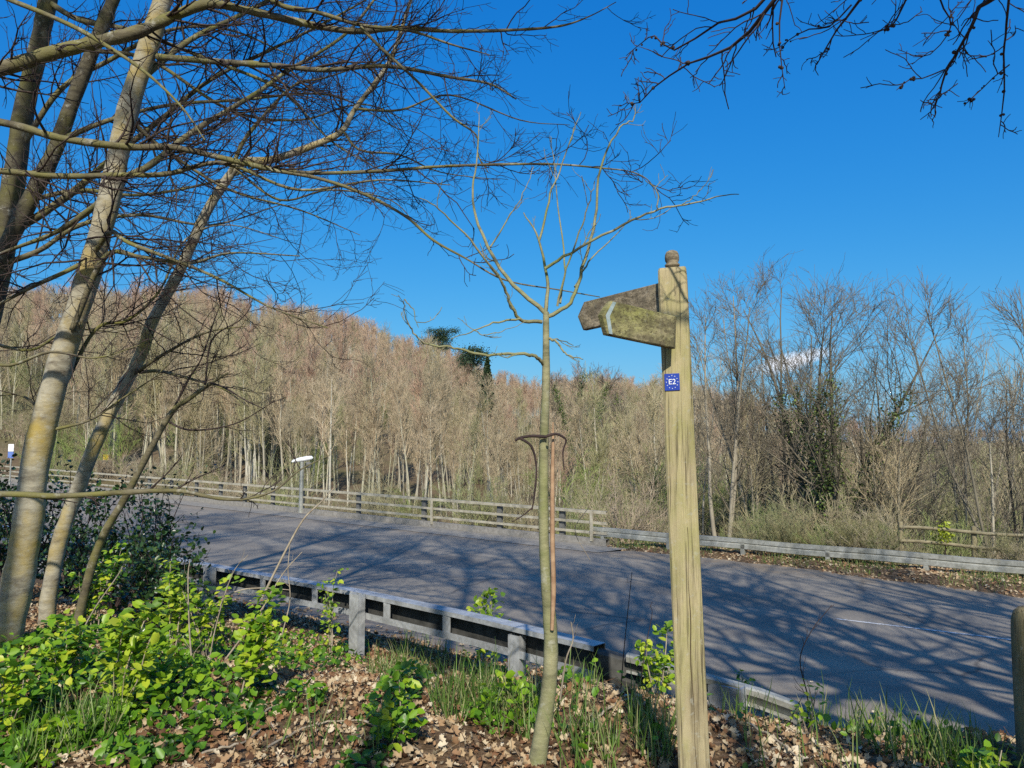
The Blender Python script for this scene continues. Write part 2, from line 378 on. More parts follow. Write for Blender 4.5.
def post_on(parent, s, n, zt, mb_=None, w=.11, d=.09, deep=.5, m=None, name='post'):
    p = A([*xy(s, n), 0.]); zb = float(zf(p[0], p[1])) - deep
    q = MB(); t_ = .008
    c = A([p[0], p[1], (zt + zb) / 2]) - A(parent.location)
    q.box(c, EX, EN, EZ, w / 2, t_ / 2, (zt - zb) / 2)
    q.box(c + EX * (w / 2 - t_ / 2) + EN * (d / 2 + t_), EX, EN, EZ, t_ / 2, d / 2, (zt - zb) / 2)
    q.box(c - EX * (w / 2 - t_ / 2) + EN * (d / 2 + t_), EX, EN, EZ, t_ / 2, d / 2, (zt - zb) / 2)
    return q.build(name, m or M['galv'], parent, smooth=False)
for s in (6.88, 9.9, 12.7, 15.5, 18.3, 21.1):
    post_on(nr, s, np.interp(s, RS[::-1], RN[::-1]) - .115, np.interp(s, RS[::-1], RZ[::-1]) + .012, w=.15)
post_on(nr, 4.55, np.interp(4.55, RS[::-1], RN[::-1]) - .005, .62, w=.13)
for s in (7.75, 6.45, 11.2, 8.8, 5.5):
    q = MB(); n_ = np.interp(s, RS[::-1], RN[::-1]); z_ = np.interp(s, RS[::-1], RZ[::-1])
    q.box(A([*xy(s, n_ + .012), z_ - .135]) + L0, EX, EN, EZ, .05, .006, .128); q.build('bracket', M['galv'], nr, smooth=False)
# splice and ramped end
def px_path(pts): return A([at(*p) for p in pts])
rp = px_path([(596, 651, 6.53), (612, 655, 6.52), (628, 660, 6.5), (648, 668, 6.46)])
q = MB(); sweep(q, rp + L0 + A([0, 0, -.006]) + EN * .02, [(.0, -.18), (0, -.02), (.03, 0), (.13, 0), (.13, -.25), (.03, -.25), (0, -.18)]); q.build('splice_beam', M['grime'], nr, smooth=False)  # dark colour stands in for the signpost's shadow on the splice
rp = px_path([(626, 655, 6.44), (650, 661, 6.38), (690, 672, 6.30), (720, 680, 6.24), (760, 691, 6.16), (798, 705, 6.08)])
rp[:, 2] = np.maximum(rp[:, 2], zf(rp[:, 0], rp[:, 1]) + .07)
q = MB(); sweep(q, rp + L0, [(.02, -.05), (0, -.055), (-.01, -.012), (.01, 0), (.09, 0), (.1, -.14), (.0, -.14), (.0, -.12)]); q.build('ramped_end', M['galv_old'], nr, smooth=False)
pe = at(724, 690, 6.2); q = MB(); q.box(pe + L0 - A([0, 0, .14]), EX, EN, EZ, .13, .01, .17); q.box(pe + L0 + EX * -.13 - A([0, 0, .1]) + EN * .05, EX, EN, EZ, .01, .05, .13); q.build('end_bracket', M['galv'], nr, smooth=False)

# barrier on the far verge
fr = thing('safety_barrier', onground(*xy(6, 19.2)), 'low weathered steel road barrier along the far verge below the scrub', 'safety barrier')
L1 = -A(fr.location)
g_ = np.random.default_rng(2)
for k in range(7):
    s1 = 12.6 - 3.9 * k; sl_ = np.linspace(s1, s1 - 3.94, 8); off = .006 * (k % 2); zz_ = -.03 + g_.normal(0, .008) + .01 * np.sin(1.7 * sl_)
    q = MB(); sweep(q, path3(sl_, 0 * sl_ + 19.2 + off, zz_) + L1, [(.02, -.03), (0, -.02), (0, -.1), (.025, -.125), (0, -.15), (0, -.25), (.02, -.26), (.1, -.26), (.1, 0), (.0, 0), (0, -.02)]); q.build('beam', M['galv_old'], fr, smooth=False)
for s in np.arange(12.2, -10, -2.1): post_on(fr, s, 19.21, -.12, w=.1, m=M['galv_old'])
# parapet railing
pr = thing('parapet_railing', onground(*xy(25, 19.2)), 'long four-bar metal parapet railing on the far side of the road', 'railing')
L2 = -A(pr.location)
def nz(s): return .41 + .011 * (s - 12)
def rail_px(px):  # where a pixel column meets the railing line
    u = (px - 512) / F; Y = 19.2 / (.629 * u + .777); return float(sn(u * Y, Y)[0])
s_end = rail_px(606); ss = np.concatenate([[90, 70], np.linspace(60, s_end, 40)])
for dz, r, w in ((0, .042, .045), (-.31, .036, .03), (-.6, .036, .03)):
    q = MB(); sweep(q, path3(ss, 0 * ss + 19.2, nz(ss) + dz) + L2, [(-w, -r), (-w, r), (w, r), (w, -r), (-w, -r)]); q.build('rail', M['parapet'], pr, smooth=False)
q = MB(); sweep(q, path3(ss, 0 * ss + 19.2, nz(ss) - .83) + L2, [(-.07, -.1), (-.07, .07), (.12, .07), (.12, -.1)]); q.build('plinth', M['kerb'], pr, smooth=False)
for p in (150, 172, 197, 221, 245, 273, 302, 358, 423, 498, 560):
    s = rail_px(p); q = MB(); x_, y_ = xy(s, 19.3); q.box(A([x_, y_, nz(s) - .44]) + L2, EX, EN, EZ, .09, .05, .42); q.build('post', M['dark_post'], pr, smooth=False)
for p in (434, 592):
    s = rail_px(p); q = MB(); x_, y_ = xy(s, 19.12); q.box(A([x_, y_, nz(s) - .42]) + L2, EX, EN, EZ, .045, .02, .42); q.build('end_post', M['parapet'], pr, smooth=False)

# wooden rail fence beyond the verge at the right
wf = thing('wooden_fence', onground(*xy(2, 20.6)), 'weathered wooden rail fence half buried in scrub behind the far barrier at right', 'fence')
L3 = -A(wf.location); a_ = at(900, 527, 19.0); b_ = at(1090, 540, 16.5)
for dz in (0, -.33):
    q = MB(); tt = np.linspace(0, 1, 9)[:, None]; P = a_ * (1 - tt) + b_ * tt + A([0, 0, dz]) + L3; P[:, 2] += .02 * np.sin(9 * tt[:, 0]); q.tubes(P, np.full(9, .045), 6, cap=True); q.build('rail', M['wood_rail'], wf)
for t_ in (.0, .42, .85):
    p = a_ * (1 - t_) + b_ * t_ + EN * .07; q = MB(); q.tubes(A([[p[0], p[1], zf(p[0], p[1]) - .3], [p[0], p[1], p[2] + .12]]) + L3, A([.07, .06]), 6, cap=True); q.build('post', M['wood_rail'], wf)

# lamp standing beyond the railing
lp = at(302, 462, 31.5); lb = onground(lp[0], lp[1]); lt = thing('street_lamp', lb, 'thin grey street lamp with white lantern rising just beyond the railing', 'street lamp')
q = MB(); q.tubes(A([[0, 0, -.2], [0, 0, 1.2], [0, 0, lp[2] - lb[2] + .02]]), A([.11, .08, .07]), 8); q.build('pole', M['galv_old'], lt)
q = MB(); h = lp[2] - lb[2]
q.tubes(A([[-.42, 0, h], [-.36, 0, h + .03], [-.1, 0, h + .09], [.2, 0, h + .14], [.4, 0, h + .17], [.45, 0, h + .17]]), A([.02, .06, .09, .1, .08, .02]), 8); q.build('lantern', M['white'], lt)
q = MB(); q.box(A([.28, -.02, h - .12]), A([1, 0, 0]), A([0, 1, 0]), EZ, .1, .08, .12); q.build('control_box', M['dark_post'], lt)

# ------------------------------------------------------------------ signpost
p0, p1 = at(696, 800, 3.62), at(672.5, 270, 3.64)
gz = float(zf(p0[0], p0[1])); ax = p1 - p0; ax /= np.linalg.norm(ax); p0 = p0 + ax * ((gz - .3 - p0[2]) / ax[2])
sp = thing('wooden_signpost', (p0[0], p0[1], gz), 'weathered square oak signpost with two pointed finger boards and a blue plate', 'signpost')
base = A(sp.location); ln = np.linalg.norm(p1 - p0)
th = R(-14); fx = A([math.cos(th), math.sin(th), 0]); fx -= ax * (fx @ ax); fx /= np.linalg.norm(fx); fy = np.cross(ax, fx)
# fx runs along the wide visible face, -fy is that face's outward normal
HW = .068
def W(x, y, z): return p0 + fx * x + fy * y + ax * z - base
bmv = []; q = MB()
ch = .008; ring = [(-HW + ch, -HW), (HW - ch, -HW), (HW, -HW + ch), (HW, HW - ch), (HW - ch, HW), (-HW + ch, HW), (-HW, HW - ch), (-HW, -HW + ch)]
lev = [(0, 1), (ln * .25, 1.0), (ln * .5, .99), (ln * .75, .985), (ln - .045, .98), (ln - .012, .96), (ln, .90)]
V = A([[W(x * k, y * k, z) for x, y in ring] for z, k in lev]); i = np.arange(V.shape[0] * 8).reshape(-1, 8); j = np.roll(i, -1, 1)
q.add(V.reshape(-1, 3), np.stack([i[:-1], j[:-1], j[1:], i[1:]], -1).reshape(-1, 4))
top = A([W(x * .90, y * .90, ln) for x, y in ring] + [W(0, 0, ln + .012)]); q.add(top, [[k, (k + 1) % 8, 8, 8] for k in range(8)])
q.build('post', M['oak'], sp, smooth=False)
q = MB()   # long drying crack in the wide face
zz = np.linspace(.32, 1.62, 40); w_ = .0022 * (np.sin(zz * 4.2) ** 2 * .7 + .3); cx = .012 + .004 * np.sin(zz * 5) + .003 * np.sin(zz * 17)
V = np.vstack([[W(c - w, -HW - .0012, z) for c, w, z in zip(cx, w_, zz)], [W(c + w, -HW - .0012, z) for c, w, z in zip(cx, w_, zz)]])
k = np.arange(39); q.add(V, np.stack([k, k + 40, k + 41, k + 1], -1)); q.build('crack', M['crack'], sp, smooth=False)
def lathe(mb, o, prof, n=18):
    V = A([[o + fx * r * math.cos(a) + fy * r * math.sin(a) + ax * z for a in np.arange(n) * 2 * math.pi / n] for r, z in prof])
    i = np.arange(len(prof) * n).reshape(-1, n); j = np.roll(i, -1, 1); mb.add(V.reshape(-1, 3), np.stack([i[:-1], j[:-1], j[1:], i[1:]], -1).reshape(-1, 4))
q = MB(); lathe(q, W(0, 0, ln), [(.02, 0), (.022, .012), (.034, .018), (.036, .024), (.03, .031), (.027, .034), (.033, .044), (.034, .06), (.032, .076), (.026, .088), (.014, .094), (.001, .096)]); q.build('finial', M['board_dark'], sp)
def board(root, tip, name, m, h=.148, th=.034, label=None, chev=True):
    # root/tip: world points on the board's top edge centre line
    root, tip = A(root), A(tip); d = tip - root; L = np.linalg.norm(d); d /= L
    nrm = np.cross(d, EZ); nrm /= np.linalg.norm(nrm); nrm *= -np.sign(nrm[1]) if abs(nrm[1]) > .05 else 1   # towards camera
    upv = np.cross(nrm, d); upv *= np.sign(upv[2])
    out = [(0, 0), (L - .05, .0), (L, -h * .47), (L - .035, -h), (0, -h)]
    q = MB(); n_ = len(out); b = .004
    cen = A(out).mean(0); ins = [tuple(cen + (A(o) - cen) * (1 - b / .07)) for o in out]
    f0 = [root + d * x + upv * y + nrm * th / 2 for x, y in ins]; f1 = [root + d * x + upv * y + nrm * (th / 2 - b) for x, y in out]
    g1 = [root + d * x + upv * y - nrm * (th / 2 - b) for x, y in out]; g0 = [root + d * x + upv * y - nrm * th / 2 for x, y in ins]
    V = A(f0 + f1 + g1 + g0) - base
    for r_ in range(3):
        q.add(V[r_ * n_:(r_ + 2) * n_], [[k, (k + 1) % n_, n_ + (k + 1) % n_, n_ + k] for k in range(n_)])
    for st in (0, 3 * n_):
        vv = V[st:st + n_]; q.add(np.vstack([vv, vv.mean(0)]), [[k, (k + 1) % n_, n_, n_] for k in range(n_)])
    o = q.build(name, m, sp, smooth=False)
    if label: o['label'] = label
    if chev:
        q = MB(); e = .0015; o1 = [(L - .075, -.004), (L - .055, -.004), (L - .016, -h * .47), (L - .04, -h + .004), (L - .06, -h + .004), (L - .04, -h * .47)]
        P_ = [root + d * x + upv * y + nrm * (th / 2 + e) - base for x, y in o1]
        q.add(A(P_), [[0, 1, 2, 5], [5, 2, 3, 4]]); c_ = q.build('edge_stripe', M['chev'], o, smooth=False)
    return o
bo = board(at(674, 317, 3.50), at(600.5, 299, 3.22), 'finger_board', M['board_moss'], label='green mossy finger board with a faded pale edge stripe')
board(at(660, 283.5, 3.66), at(579, 304, 4.07), 'finger_board', M['board_dark'], label='dark lichen-covered finger board pointing away', chev=False)
# waymark plate on the wide face
zc = float(np.dot(at(672, 382.5, 3.6) - p0, ax)); xc = float(np.dot(at(672, 382.5, 3.55) - W(0, 0, zc) - base, fx))
pl = MB(); pl.box(W(xc, -HW - .002, zc), fx, fy, ax, .034, .003, .039); plo = pl.build('waymark_plate', M['blue'], sp, smooth=False)
import mathutils
def text_mesh(s, size):
    cu = bpy.data.curves.new('lettering', 'FONT'); cu.body = s; cu.size = size; cu.align_x = 'CENTER'; cu.align_y = 'CENTER'; cu.extrude = .0004; cu.offset = .0002
    ob = bpy.data.objects.new('lettering', cu); col.objects.link(ob); bpy.context.view_layer.update()
    me = bpy.data.meshes.new_from_object(ob.evaluated_get(bpy.context.evaluated_depsgraph_get())); bpy.data.objects.remove(ob); return me
me = text_mesh('E2', .035); cpos = W(xc, -HW - .0062, zc)
mtx = mathutils.Matrix([[fx[k], ax[k], -fy[k], cpos[k]] for k in range(3)] + [[0, 0, 0, 1]]); me.transform(mtx); me.materials.append(M['letter'])
lo = bpy.data.objects.new('lettering', me); col.objects.link(lo); lo.parent = plo
q = MB()
for k in range(12):
    a = k * math.pi / 6; c = W(xc + .026 * math.sin(a) * 1.0, -HW - .0062, zc + .030 * math.cos(a))
    pts = [c + (fx * math.sin(b * math.pi / 5) + ax * math.cos(b * math.pi / 5)) * (.003 if b % 2 == 0 else .0013) for b in range(10)]
    q.add(A(pts + [c]), [[b, (b + 1) % 10, 10, 10] for b in range(10)])
q.build('star_ring', M['letter'], plo, smooth=False)

# bollard at the right edge
bp = at(1035, 700, 3.9); bz = float(zf(bp[0], bp[1])); bt = thing('wooden_bollard', (bp[0], bp[1], bz), 'round-topped dark mossy wooden bollard cut off by the right edge', 'bollard')
bh = at(1035, 606, 3.9)[2] - bz; q = MB(); n = 20; pf = [(.088, -.3), (.088, bh * .5), (.086, bh - .12), (.083, bh - .07), (.072, bh - .03), (.05, bh - .008), (.001, bh)]
V = A([[(r * (1 + .02 * math.sin(3 * a)) * math.cos(a), r * math.sin(a), z) for a in np.arange(n) * 2 * math.pi / n] for r, z in pf]); i = np.arange(len(pf) * n).reshape(-1, n); j = np.roll(i, -1, 1)
q.add(V.reshape(-1, 3), np.stack([i[:-1], j[:-1], j[1:], i[1:]], -1).reshape(-1, 4)); q.build('post', M['bollard'], bt)

# ------------------------------------------------------------------ tree growing
def nrmz(v): return v / (np.linalg.norm(v, axis=-1, keepdims=True) + 1e-9)
def grow(g, st, di, ln, r0, r1, K, wob, up=0.):
    Mn = len(st); P = np.zeros((Mn, K, 3)); P[:, 0] = st; d = nrmz(di); step = (np.asarray(ln) / (K - 1)).reshape(-1, 1)
    upv = np.zeros((Mn, 3)); upv[:, 2] = up
    for k in range(1, K):
        d = nrmz(d + g.normal(0, wob, (Mn, 3)) + upv); P[:, k] = P[:, k - 1] + d * step
    t = np.linspace(0, 1, K); Rr = np.asarray(r0).reshape(-1, 1) * (1 - t) + np.asarray(r1).reshape(-1, 1) * t
    return P, np.broadcast_to(Rr, (Mn, K))
def spawn(g, P, Rd, n, t0, t1, ang, sd, flat=0.):
    Mn, K, _ = P.shape; idx = np.repeat(np.arange(Mn), n); m = len(idx)
    t = g.uniform(t0, t1, m); f = t * (K - 1); k = np.minimum(f.astype(int), K - 2); w = (f - k)[:, None]
    pos = P[idx, k] * (1 - w) + P[idx, k + 1] * w; rr = (Rd[idx, k] * (1 - w[:, 0]) + Rd[idx, k + 1] * w[:, 0])
    tan = nrmz(P[idx, k + 1] - P[idx, k]); v = g.normal(0, 1, (m, 3)); v[:, 2] *= (1 - flat)
    v = nrmz(v - tan * (v * tan).sum(1, keepdims=True)); a = g.normal(ang, sd, m)[:, None]
    return pos, tan * np.cos(a) + v * np.sin(a), rr, t, idx
def smooth_path(pts, rads, k=6):
    # Catmull-Rom through the points
    P = A(pts, float); P = np.vstack([2 * P[0] - P[1], P, 2 * P[-1] - P[-2]]); out = []
    for i in range(1, len(P) - 2):
        for t in np.linspace(0, 1, k, endpoint=False):
            a, b, c, d = P[i - 1:i + 3]
            out.append(.5 * (2 * b + (c - a) * t + (2 * a - 5 * b + 4 * c - d) * t * t + (3 * b - a - 3 * c + d) * t ** 3))
    out.append(P[-2]); out = A(out)
    rr = np.interp(np.linspace(0, 1, len(out)), np.linspace(0, 1, len(rads)), rads); return out, rr
def pxlimb(pts, Y, r, k=6):
    n = len(pts); Ys = np.linspace(Y[0], Y[1], n) if isinstance(Y, tuple) else np.full(n, Y)
    return smooth_path([at(p[0], p[1], y) for p, y in zip(pts, Ys)], np.linspace(r[0], r[1], n) if len(r) == 2 else r, k)
def resample(P, Rd, K):
    t = np.linspace(0, 1, len(P)); u = np.linspace(0, 1, K)
    return np.stack([np.interp(u, t, P[:, i]) for i in range(3)], -1), np.interp(u, t, Rd)
def twigs(g, mb, limbs, n1, l1, n2, l2, n3, l3, rmin=.0022, up=.05, t0=.12, flat=.35, sides=3, ang=.8):
    P = A([resample(p, r, 14)[0] for p, r in limbs]); Rd = A([resample(p, r, 14)[1] for p, r in limbs])
    L = np.linalg.norm(np.diff(P, axis=1), axis=2).sum(1)
    n_ = np.maximum(1, (n1 * L).astype(int))
    st, di, rr, t, ix = spawn(g, P, Rd, n_, t0, .99, ang, .25, flat)
    ln = l1 * g.uniform(.45, 1.3, len(st)) * (1.15 - .6 * t)
    P1, R1 = grow(g, st, di, ln, np.clip(rr * .45, rmin * 1.3, .011), np.full(len(st), rmin), 8, .16, up); mb.tubes(P1, R1, 4)
    st, di, rr, t, ix = spawn(g, P1, R1, n2, .15, .98, ang * .95, .25, flat)
    P2, R2 = grow(g, st, di, l2 * g.uniform(.4, 1.4, len(st)) * (ln[ix] / l1) ** .5, np.clip(rr * .7, rmin, .006), np.full(len(st), rmin * .8), 6, .2, up); mb.tubes(P2, R2, 3)
    if n3:
        st, di, rr, t, ix = spawn(g, P2, R2, n3, .2, 1, .8, .3, flat)
        P3, R3 = grow(g, st, di, l3 * g.uniform(.4, 1.5, len(st)), np.clip(rr * .8, rmin * .8, .004), np.full(len(st), rmin * .6), 4, .22, up); mb.tubes(P3, R3, 3)
def big_tree(name, label, cat, trunks, limbs, tw, tmat, lmat, kmat, group=None, seed=1, sides=14, onecrown=False):
    g = np.random.default_rng(seed); b0 = trunks[0][0][0]
    gz = float(zf(b0[0], b0[1])); o = thing(name, (b0[0], b0[1], gz), label, cat, group); off = -A(o.location)
    for p, r in trunks:
        q = MB(); rr = r * (1 + .04 * np.sin(np.arange(len(r)) * 1.3) + .03 * np.sin(np.arange(len(r)) * 2.9)); q.tubes(p + off, rr, sides, cap=True); q.build('trunk', tmat, o)
    if limbs:
        q = MB(); 
        for p, r in limbs: q.tubes(p + off, r * (1 + .06 * g.normal(0, 1, len(r))), 7)
        if not onecrown: q.build('branches', lmat, o)
    if tw:
        c_ = MB()
        for src, kw in tw: twigs(g, c_, src, **kw)
        c_.v = [v + off for v in c_.v]
        if onecrown: c_.f += [f + c_.n for f in q.f]; c_.v += q.v; c_.r += q.r
        c_.build('crown' if onecrown else 'twigs', kmat, o)
    return o
# ------------------------------------------------------------------ the trees at the left
def trunk_px(pts, Y, r, k=5):
    p, rr = pxlimb(pts, Y, r, k); b = p[0].copy(); b[2] = min(b[2], float(zf(b[0], b[1])) - .3)
    if p[0][2] - b[2] > .02: p = np.vstack([b, p]); rr = np.concatenate([[rr[0] * 1.08], rr])
    return p, rr
TW = dict(n1=7, l1=.9, n2=5, l2=.34, n3=2, l3=.13)
A_tr = trunk_px([(-8, 690), (14, 600), (27, 530), (37, 455), (60, 365), (88, 278), (110, 195), (128, 110), (152, 35), (168, -20), (190, -120), (225, -230), (255, -430), (280, -720)], 6.5, (.14, .122, .114, .108, .098, .093, .089, .086, .082, .078, .07, .06, .045, .02))
up_limbs = []
def upper(tr, k0, n, ln, seed):
    g_ = np.random.default_rng(seed); P = tr[0][k0:][None]; Rd = tr[1][k0:][None]; st_, d_, rr, t, ix = spawn(g_, P, Rd, n, .05, .98, .9, .2)
    P1, R1 = grow(g_, st_, d_, ln * g_.uniform(.6, 1.2, n) * (1.2 - .6 * t), rr * .5, rr * 0 + .006, 12, .1, .05); return list(zip(P1, R1))
A_l = [pxlimb([(158, 57), (224, 62), (280, 66), (324, 70), (386, 66), (450, 77), (490, 84), (516, 99)], (6.5, 5.2), (.03, .005)),
       pxlimb([(72, 330), (105, 257), (141, 257), (190, 263), (231, 253), (300, 256)], (6.4, 5.6), (.026, .004)),
       pxlimb([(96, 250), (111, 232), (129, 243), (182, 263), (223, 281), (270, 307), (328, 328)], (6.4, 5.4), (.024, .004)),
       pxlimb([(118, 180), (150, 165), (180, 141), (208, 122), (255, 94), (286, 72), (342, 37), (374, 0), (400, -40)], (6.5, 7.5), (.032, .01)),
       pxlimb([(100, 240), (82, 263), (32, 287), (0, 304), (-30, 320)], (6.5, 6.2), (.025, .008)),
       pxlimb([(60, 395), (95, 330), (128, 320), (160, 290), (185, 240), (230, 225), (300, 245)], (6.6, 6.9), (.018, .003)),
       pxlimb([(52, 430), (90, 420), (120, 400), (160, 372), (200, 330)], (6.5, 7), (.014, .003)),
       pxlimb([(140, 80), (190, 40), (250, 10), (320, -30)], (6.5, 7.3), (.03, .012)),
       pxlimb([(130, 120), (165, 150), (230, 190), (300, 210), (360, 235)], (6.5, 7.4), (.022, .003)),
       pxlimb([(110, 195), (60, 230), (10, 250), (-40, 270)], (6.5, 7.4), (.03, .01)),
       pxlimb([(50, 420), (20, 395), (-20, 400)], (6.5, 6.8), (.014, .004))]
A_u = upper(A_tr, 46, 22, 3.6, 301)
big_tree('bare_tree', 'thick mottled trunk leaning right at the left edge, sunlit and yellow-lichened', 'tree', [A_tr], A_l + A_u,
         [(A_l, TW), (A_l[3:10], dict(TW, n1=4, l1=1.2)), (A_u, dict(TW, n1=6, l1=1.1, n2=5, l2=.45, n3=0, rmin=.004))], M['bark'], M['limb'], M['twig'], 'bare trees at the left of the bank', 3)
B_tr = trunk_px([(-60, 560), (-30, 400), (0, 262), (14, 180), (24, 110), (38, 50), (48, 0), (66, -90), (90, -200), (115, -360), (135, -560)], 8.4, (.15, .135, .125, .112, .104, .097, .092, .085, .075, .055, .02))
B2_tr = pxlimb([(-28, 330), (0, 260), (30, 200), (55, 150), (75, 95), (103, 25), (125, -30), (160, -120)], (8.4, 8.0), (.1, .09, .085, .08, .075, .07, .06, .04))
B_l = [pxlimb([(6, 235), (40, 215), (75, 190), (110, 160), (160, 120), (210, 80), (270, 50), (330, 20), (400, -20)], (8.4, 8.2), (.05, .008)),
       pxlimb([(20, 150), (60, 90), (110, 60), (170, 30), (230, 30), (300, 60)], (8.4, 7.8), (.035, .006)),
       pxlimb([(60, 140), (110, 120), (170, 105), (240, 100), (330, 95), (400, 130)], (8.2, 8.0), (.03, .005)),
       pxlimb([(0, 265), (40, 250), (80, 225), (140, 215), (210, 225), (280, 205)], (8.4, 8.0), (.035, .005)),
       pxlimb([(45, 0), (80, 20), (130, 30), (210, 60), (280, 90), (330, 140), (380, 170)], (8.4, 7.6), (.035, .004)),
       pxlimb([(30, 200), (80, 190), (140, 195), (220, 180), (300, 150), (380, 130)], (8.3, 8.6), (.028, .004)),
       pxlimb([(-20, 340), (30, 350), (70, 330), (130, 330), (190, 300)], (8.4, 8.8), (.02, .003)),
       pxlimb([(90, 50), (150, 60), (230, 110), (300, 120), (370, 105), (450, 150)], (8.0, 8.6), (.025, .003))]
B_u = upper(B_tr, 36, 24, 4.0, 302)
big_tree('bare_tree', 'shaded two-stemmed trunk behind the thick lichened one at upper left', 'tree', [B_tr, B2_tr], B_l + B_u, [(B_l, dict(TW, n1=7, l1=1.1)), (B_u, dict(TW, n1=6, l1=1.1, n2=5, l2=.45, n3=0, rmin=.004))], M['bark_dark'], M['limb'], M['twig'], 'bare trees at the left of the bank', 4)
C_tr = trunk_px([(48, 600), (60, 540), (76, 495), (97, 440), (122, 390), (143, 350), (152, 322), (180, 270), (205, 215), (228, 178), (243, 162), (271, 160), (317, 144), (342, 131), (355, 109), (389, 62), (408, 9), (430, -60)], (7.4, 7.8), (.07, .068, .066, .063, .061, .058, .055, .051, .048, .045, .044, .038, .034, .03, .026, .022, .018, .012))
C_l = [pxlimb([(228, 180), (242, 144), (267, 112), (296, 84), (324, 78), (380, 60)], (7.6, 7.4), (.025, .005)),
       pxlimb([(140, 372), (158, 371), (180, 376), (205, 383), (225, 390), (249, 407)], (7.5, 7.0), (.02, .005)),
       pxlimb([(132, 375), (164, 354), (205, 333), (246, 326)], (7.5, 7.1), (.022, .004)),
       pxlimb([(343, 131), (360, 150), (400, 155), (440, 172), (500, 180)], (7.7, 7.2), (.016, .003)),
       pxlimb([(236, 170), (280, 200), (330, 190), (390, 200), (420, 230)], (7.6, 7.0), (.014, .003)),
       pxlimb([(355, 109), (400, 110), (450, 95), (520, 120), (570, 125)], (7.7, 7.0), (.014, .003))]
big_tree('bare_tree', 'slimmer grey-brown trunk curving up to the right, second from the left edge', 'tree', [C_tr], C_l, [(C_l, dict(TW, n1=5)), ([(C_tr[0][50:], C_tr[1][50:])], dict(TW, n1=7, l1=1.0))], M['bark'], M['limb'], M['twig'], 'bare trees at the left of the bank', 5)
D_tr = trunk_px([(78, 620), (92, 565), (106, 530), (125, 498), (150, 450), (172, 412), (190, 398), (211, 383), (228, 373)], (7.0, 6.6), (.04, .037, .034, .031, .028, .024, .02, .016, .008))
D_l = [pxlimb([(172, 412), (188, 380), (202, 357), (217, 313), (229, 292)], 6.9, (.012, .003)), pxlimb([(165, 420), (190, 430), (234, 424), (275, 401)], (6.8, 6.3), (.011, .003)),
       pxlimb([(211, 383), (225, 388), (245, 400), (262, 408)], (6.6, 6.3), (.01, .004)), pxlimb([(205, 385), (212, 340), (240, 320), (252, 305)], (6.6, 6.4), (.009, .003))]
big_tree('bare_tree', 'thin dark crooked stem rising from the dark evergreen shrub', 'tree', [D_tr], D_l, [(D_l, dict(TW, n1=5, l1=.35, n2=3, l2=.15, n3=0))], M['limb'], M['twig'], M['twig'], 'bare trees at the left of the bank', 6, 9, True)
zt = onground(-5.6, 4.6); Zp, Zr = smooth_path([(-5.6, 4.6, zt[2] - .3), (-5.5, 4.6, 2.5), (-5.4, 4.7, 4.2), (-5.5, 4.8, 6), (-5.3, 4.8, 8.5)], (.2, .17, .15, .12, .05))
Z_l = [pxlimb([(-380, 160), (-150, 110), (-60, 82), (0, 69), (52, 53), (97, 42), (140, 31), (176, 15), (211, 4), (255, 12), (342, 30), (402, 28), (450, 31), (511, 30), (560, 26), (590, 16), (616, 2)], (4.9, 5.5), (.06, .055, .052, .05, .048, .045, .042, .038, .033, .026, .022, .018, .014, .011, .008, .005, .003)),
       pxlimb([(-380, 150), (-100, 110), (0, 122), (60, 138), (130, 147), (171, 147), (214, 156), (271, 169), (317, 173), (380, 171), (450, 166), (545, 164), (600, 168), (632, 172), (650, 182), (656, 198)], (4.8, 4.6), (.032, .028, .026, .024, .022, .02, .018, .016, .013, .011, .009, .007, .005, .004, .003, .002)),
       pxlimb([(271, 170), (317, 178), (364, 194), (405, 216), (433, 240), (465, 258), (505, 280), (560, 290), (600, 297)], (4.7, 4.5), (.012, .011, .01, .009, .008, .006, .005, .004, .003)),
       pxlimb([(-380, 200), (-100, 165), (0, 171), (60, 176), (120, 175), (165, 174), (211, 163), (240, 168), (300, 190), (380, 180), (450, 185)], (4.8, 4.9), (.028, .024, .022, .02, .018, .017, .015, .012, .009, .006, .003)),
       pxlimb([(-380, 520), (-120, 497), (0, 494), (60, 496), (130, 492), (180, 491), (215, 498), (245, 499), (275, 490), (300, 470), (330, 455)], (4.6, 5.0), (.026, .022, .02, .019, .017, .014, .011, .009, .007, .005, .003)),
       pxlimb([(-360, -60), (-60, -25), (10, 0), (70, 25), (110, 48), (145, 72), (180, 105), (205, 140)], (4.8, 4.4), (.022, .018, .016, .014, .012, .01, .007, .004)),
       pxlimb([(200, -60), (271, 0), (317, 12), (361, 25), (411, 31), (450, 44), (490, 55)], (5.2, 5.0), (.022, .018, .015, .013, .01, .007, .003)),
       pxlimb([(361, 27), (380, 47), (417, 81), (451, 116), (476, 135), (478, 155), (488, 172)], (5.1, 4.9), (.012, .011, .009, .008, .006, .005, .003)),
       pxlimb([(-380, 300), (-60, 330), (0, 365), (50, 352), (95, 358), (140, 345)], (4.8, 5.0), (.018, .014, .011, .009, .006, .003))]
Z2 = Z_l[:2] + [Z_l[3]] + Z_l[6:8]
big_tree('bare_tree', 'long mossy horizontal branches reaching in across the sky from the left edge', 'tree', [(Zp, Zr)], Z_l, [(Z2, dict(TW, n1=5.5, l1=.6, n2=5, l2=.22, n3=2, l3=.09)), ([Z_l[2], Z_l[4], Z_l[5], Z_l[8]], dict(TW, n1=3, l1=.3, n2=3, l2=.12, n3=0))], M['bark'], M['limb'], M['twig'], 'bare trees at the left of the bank', 8)

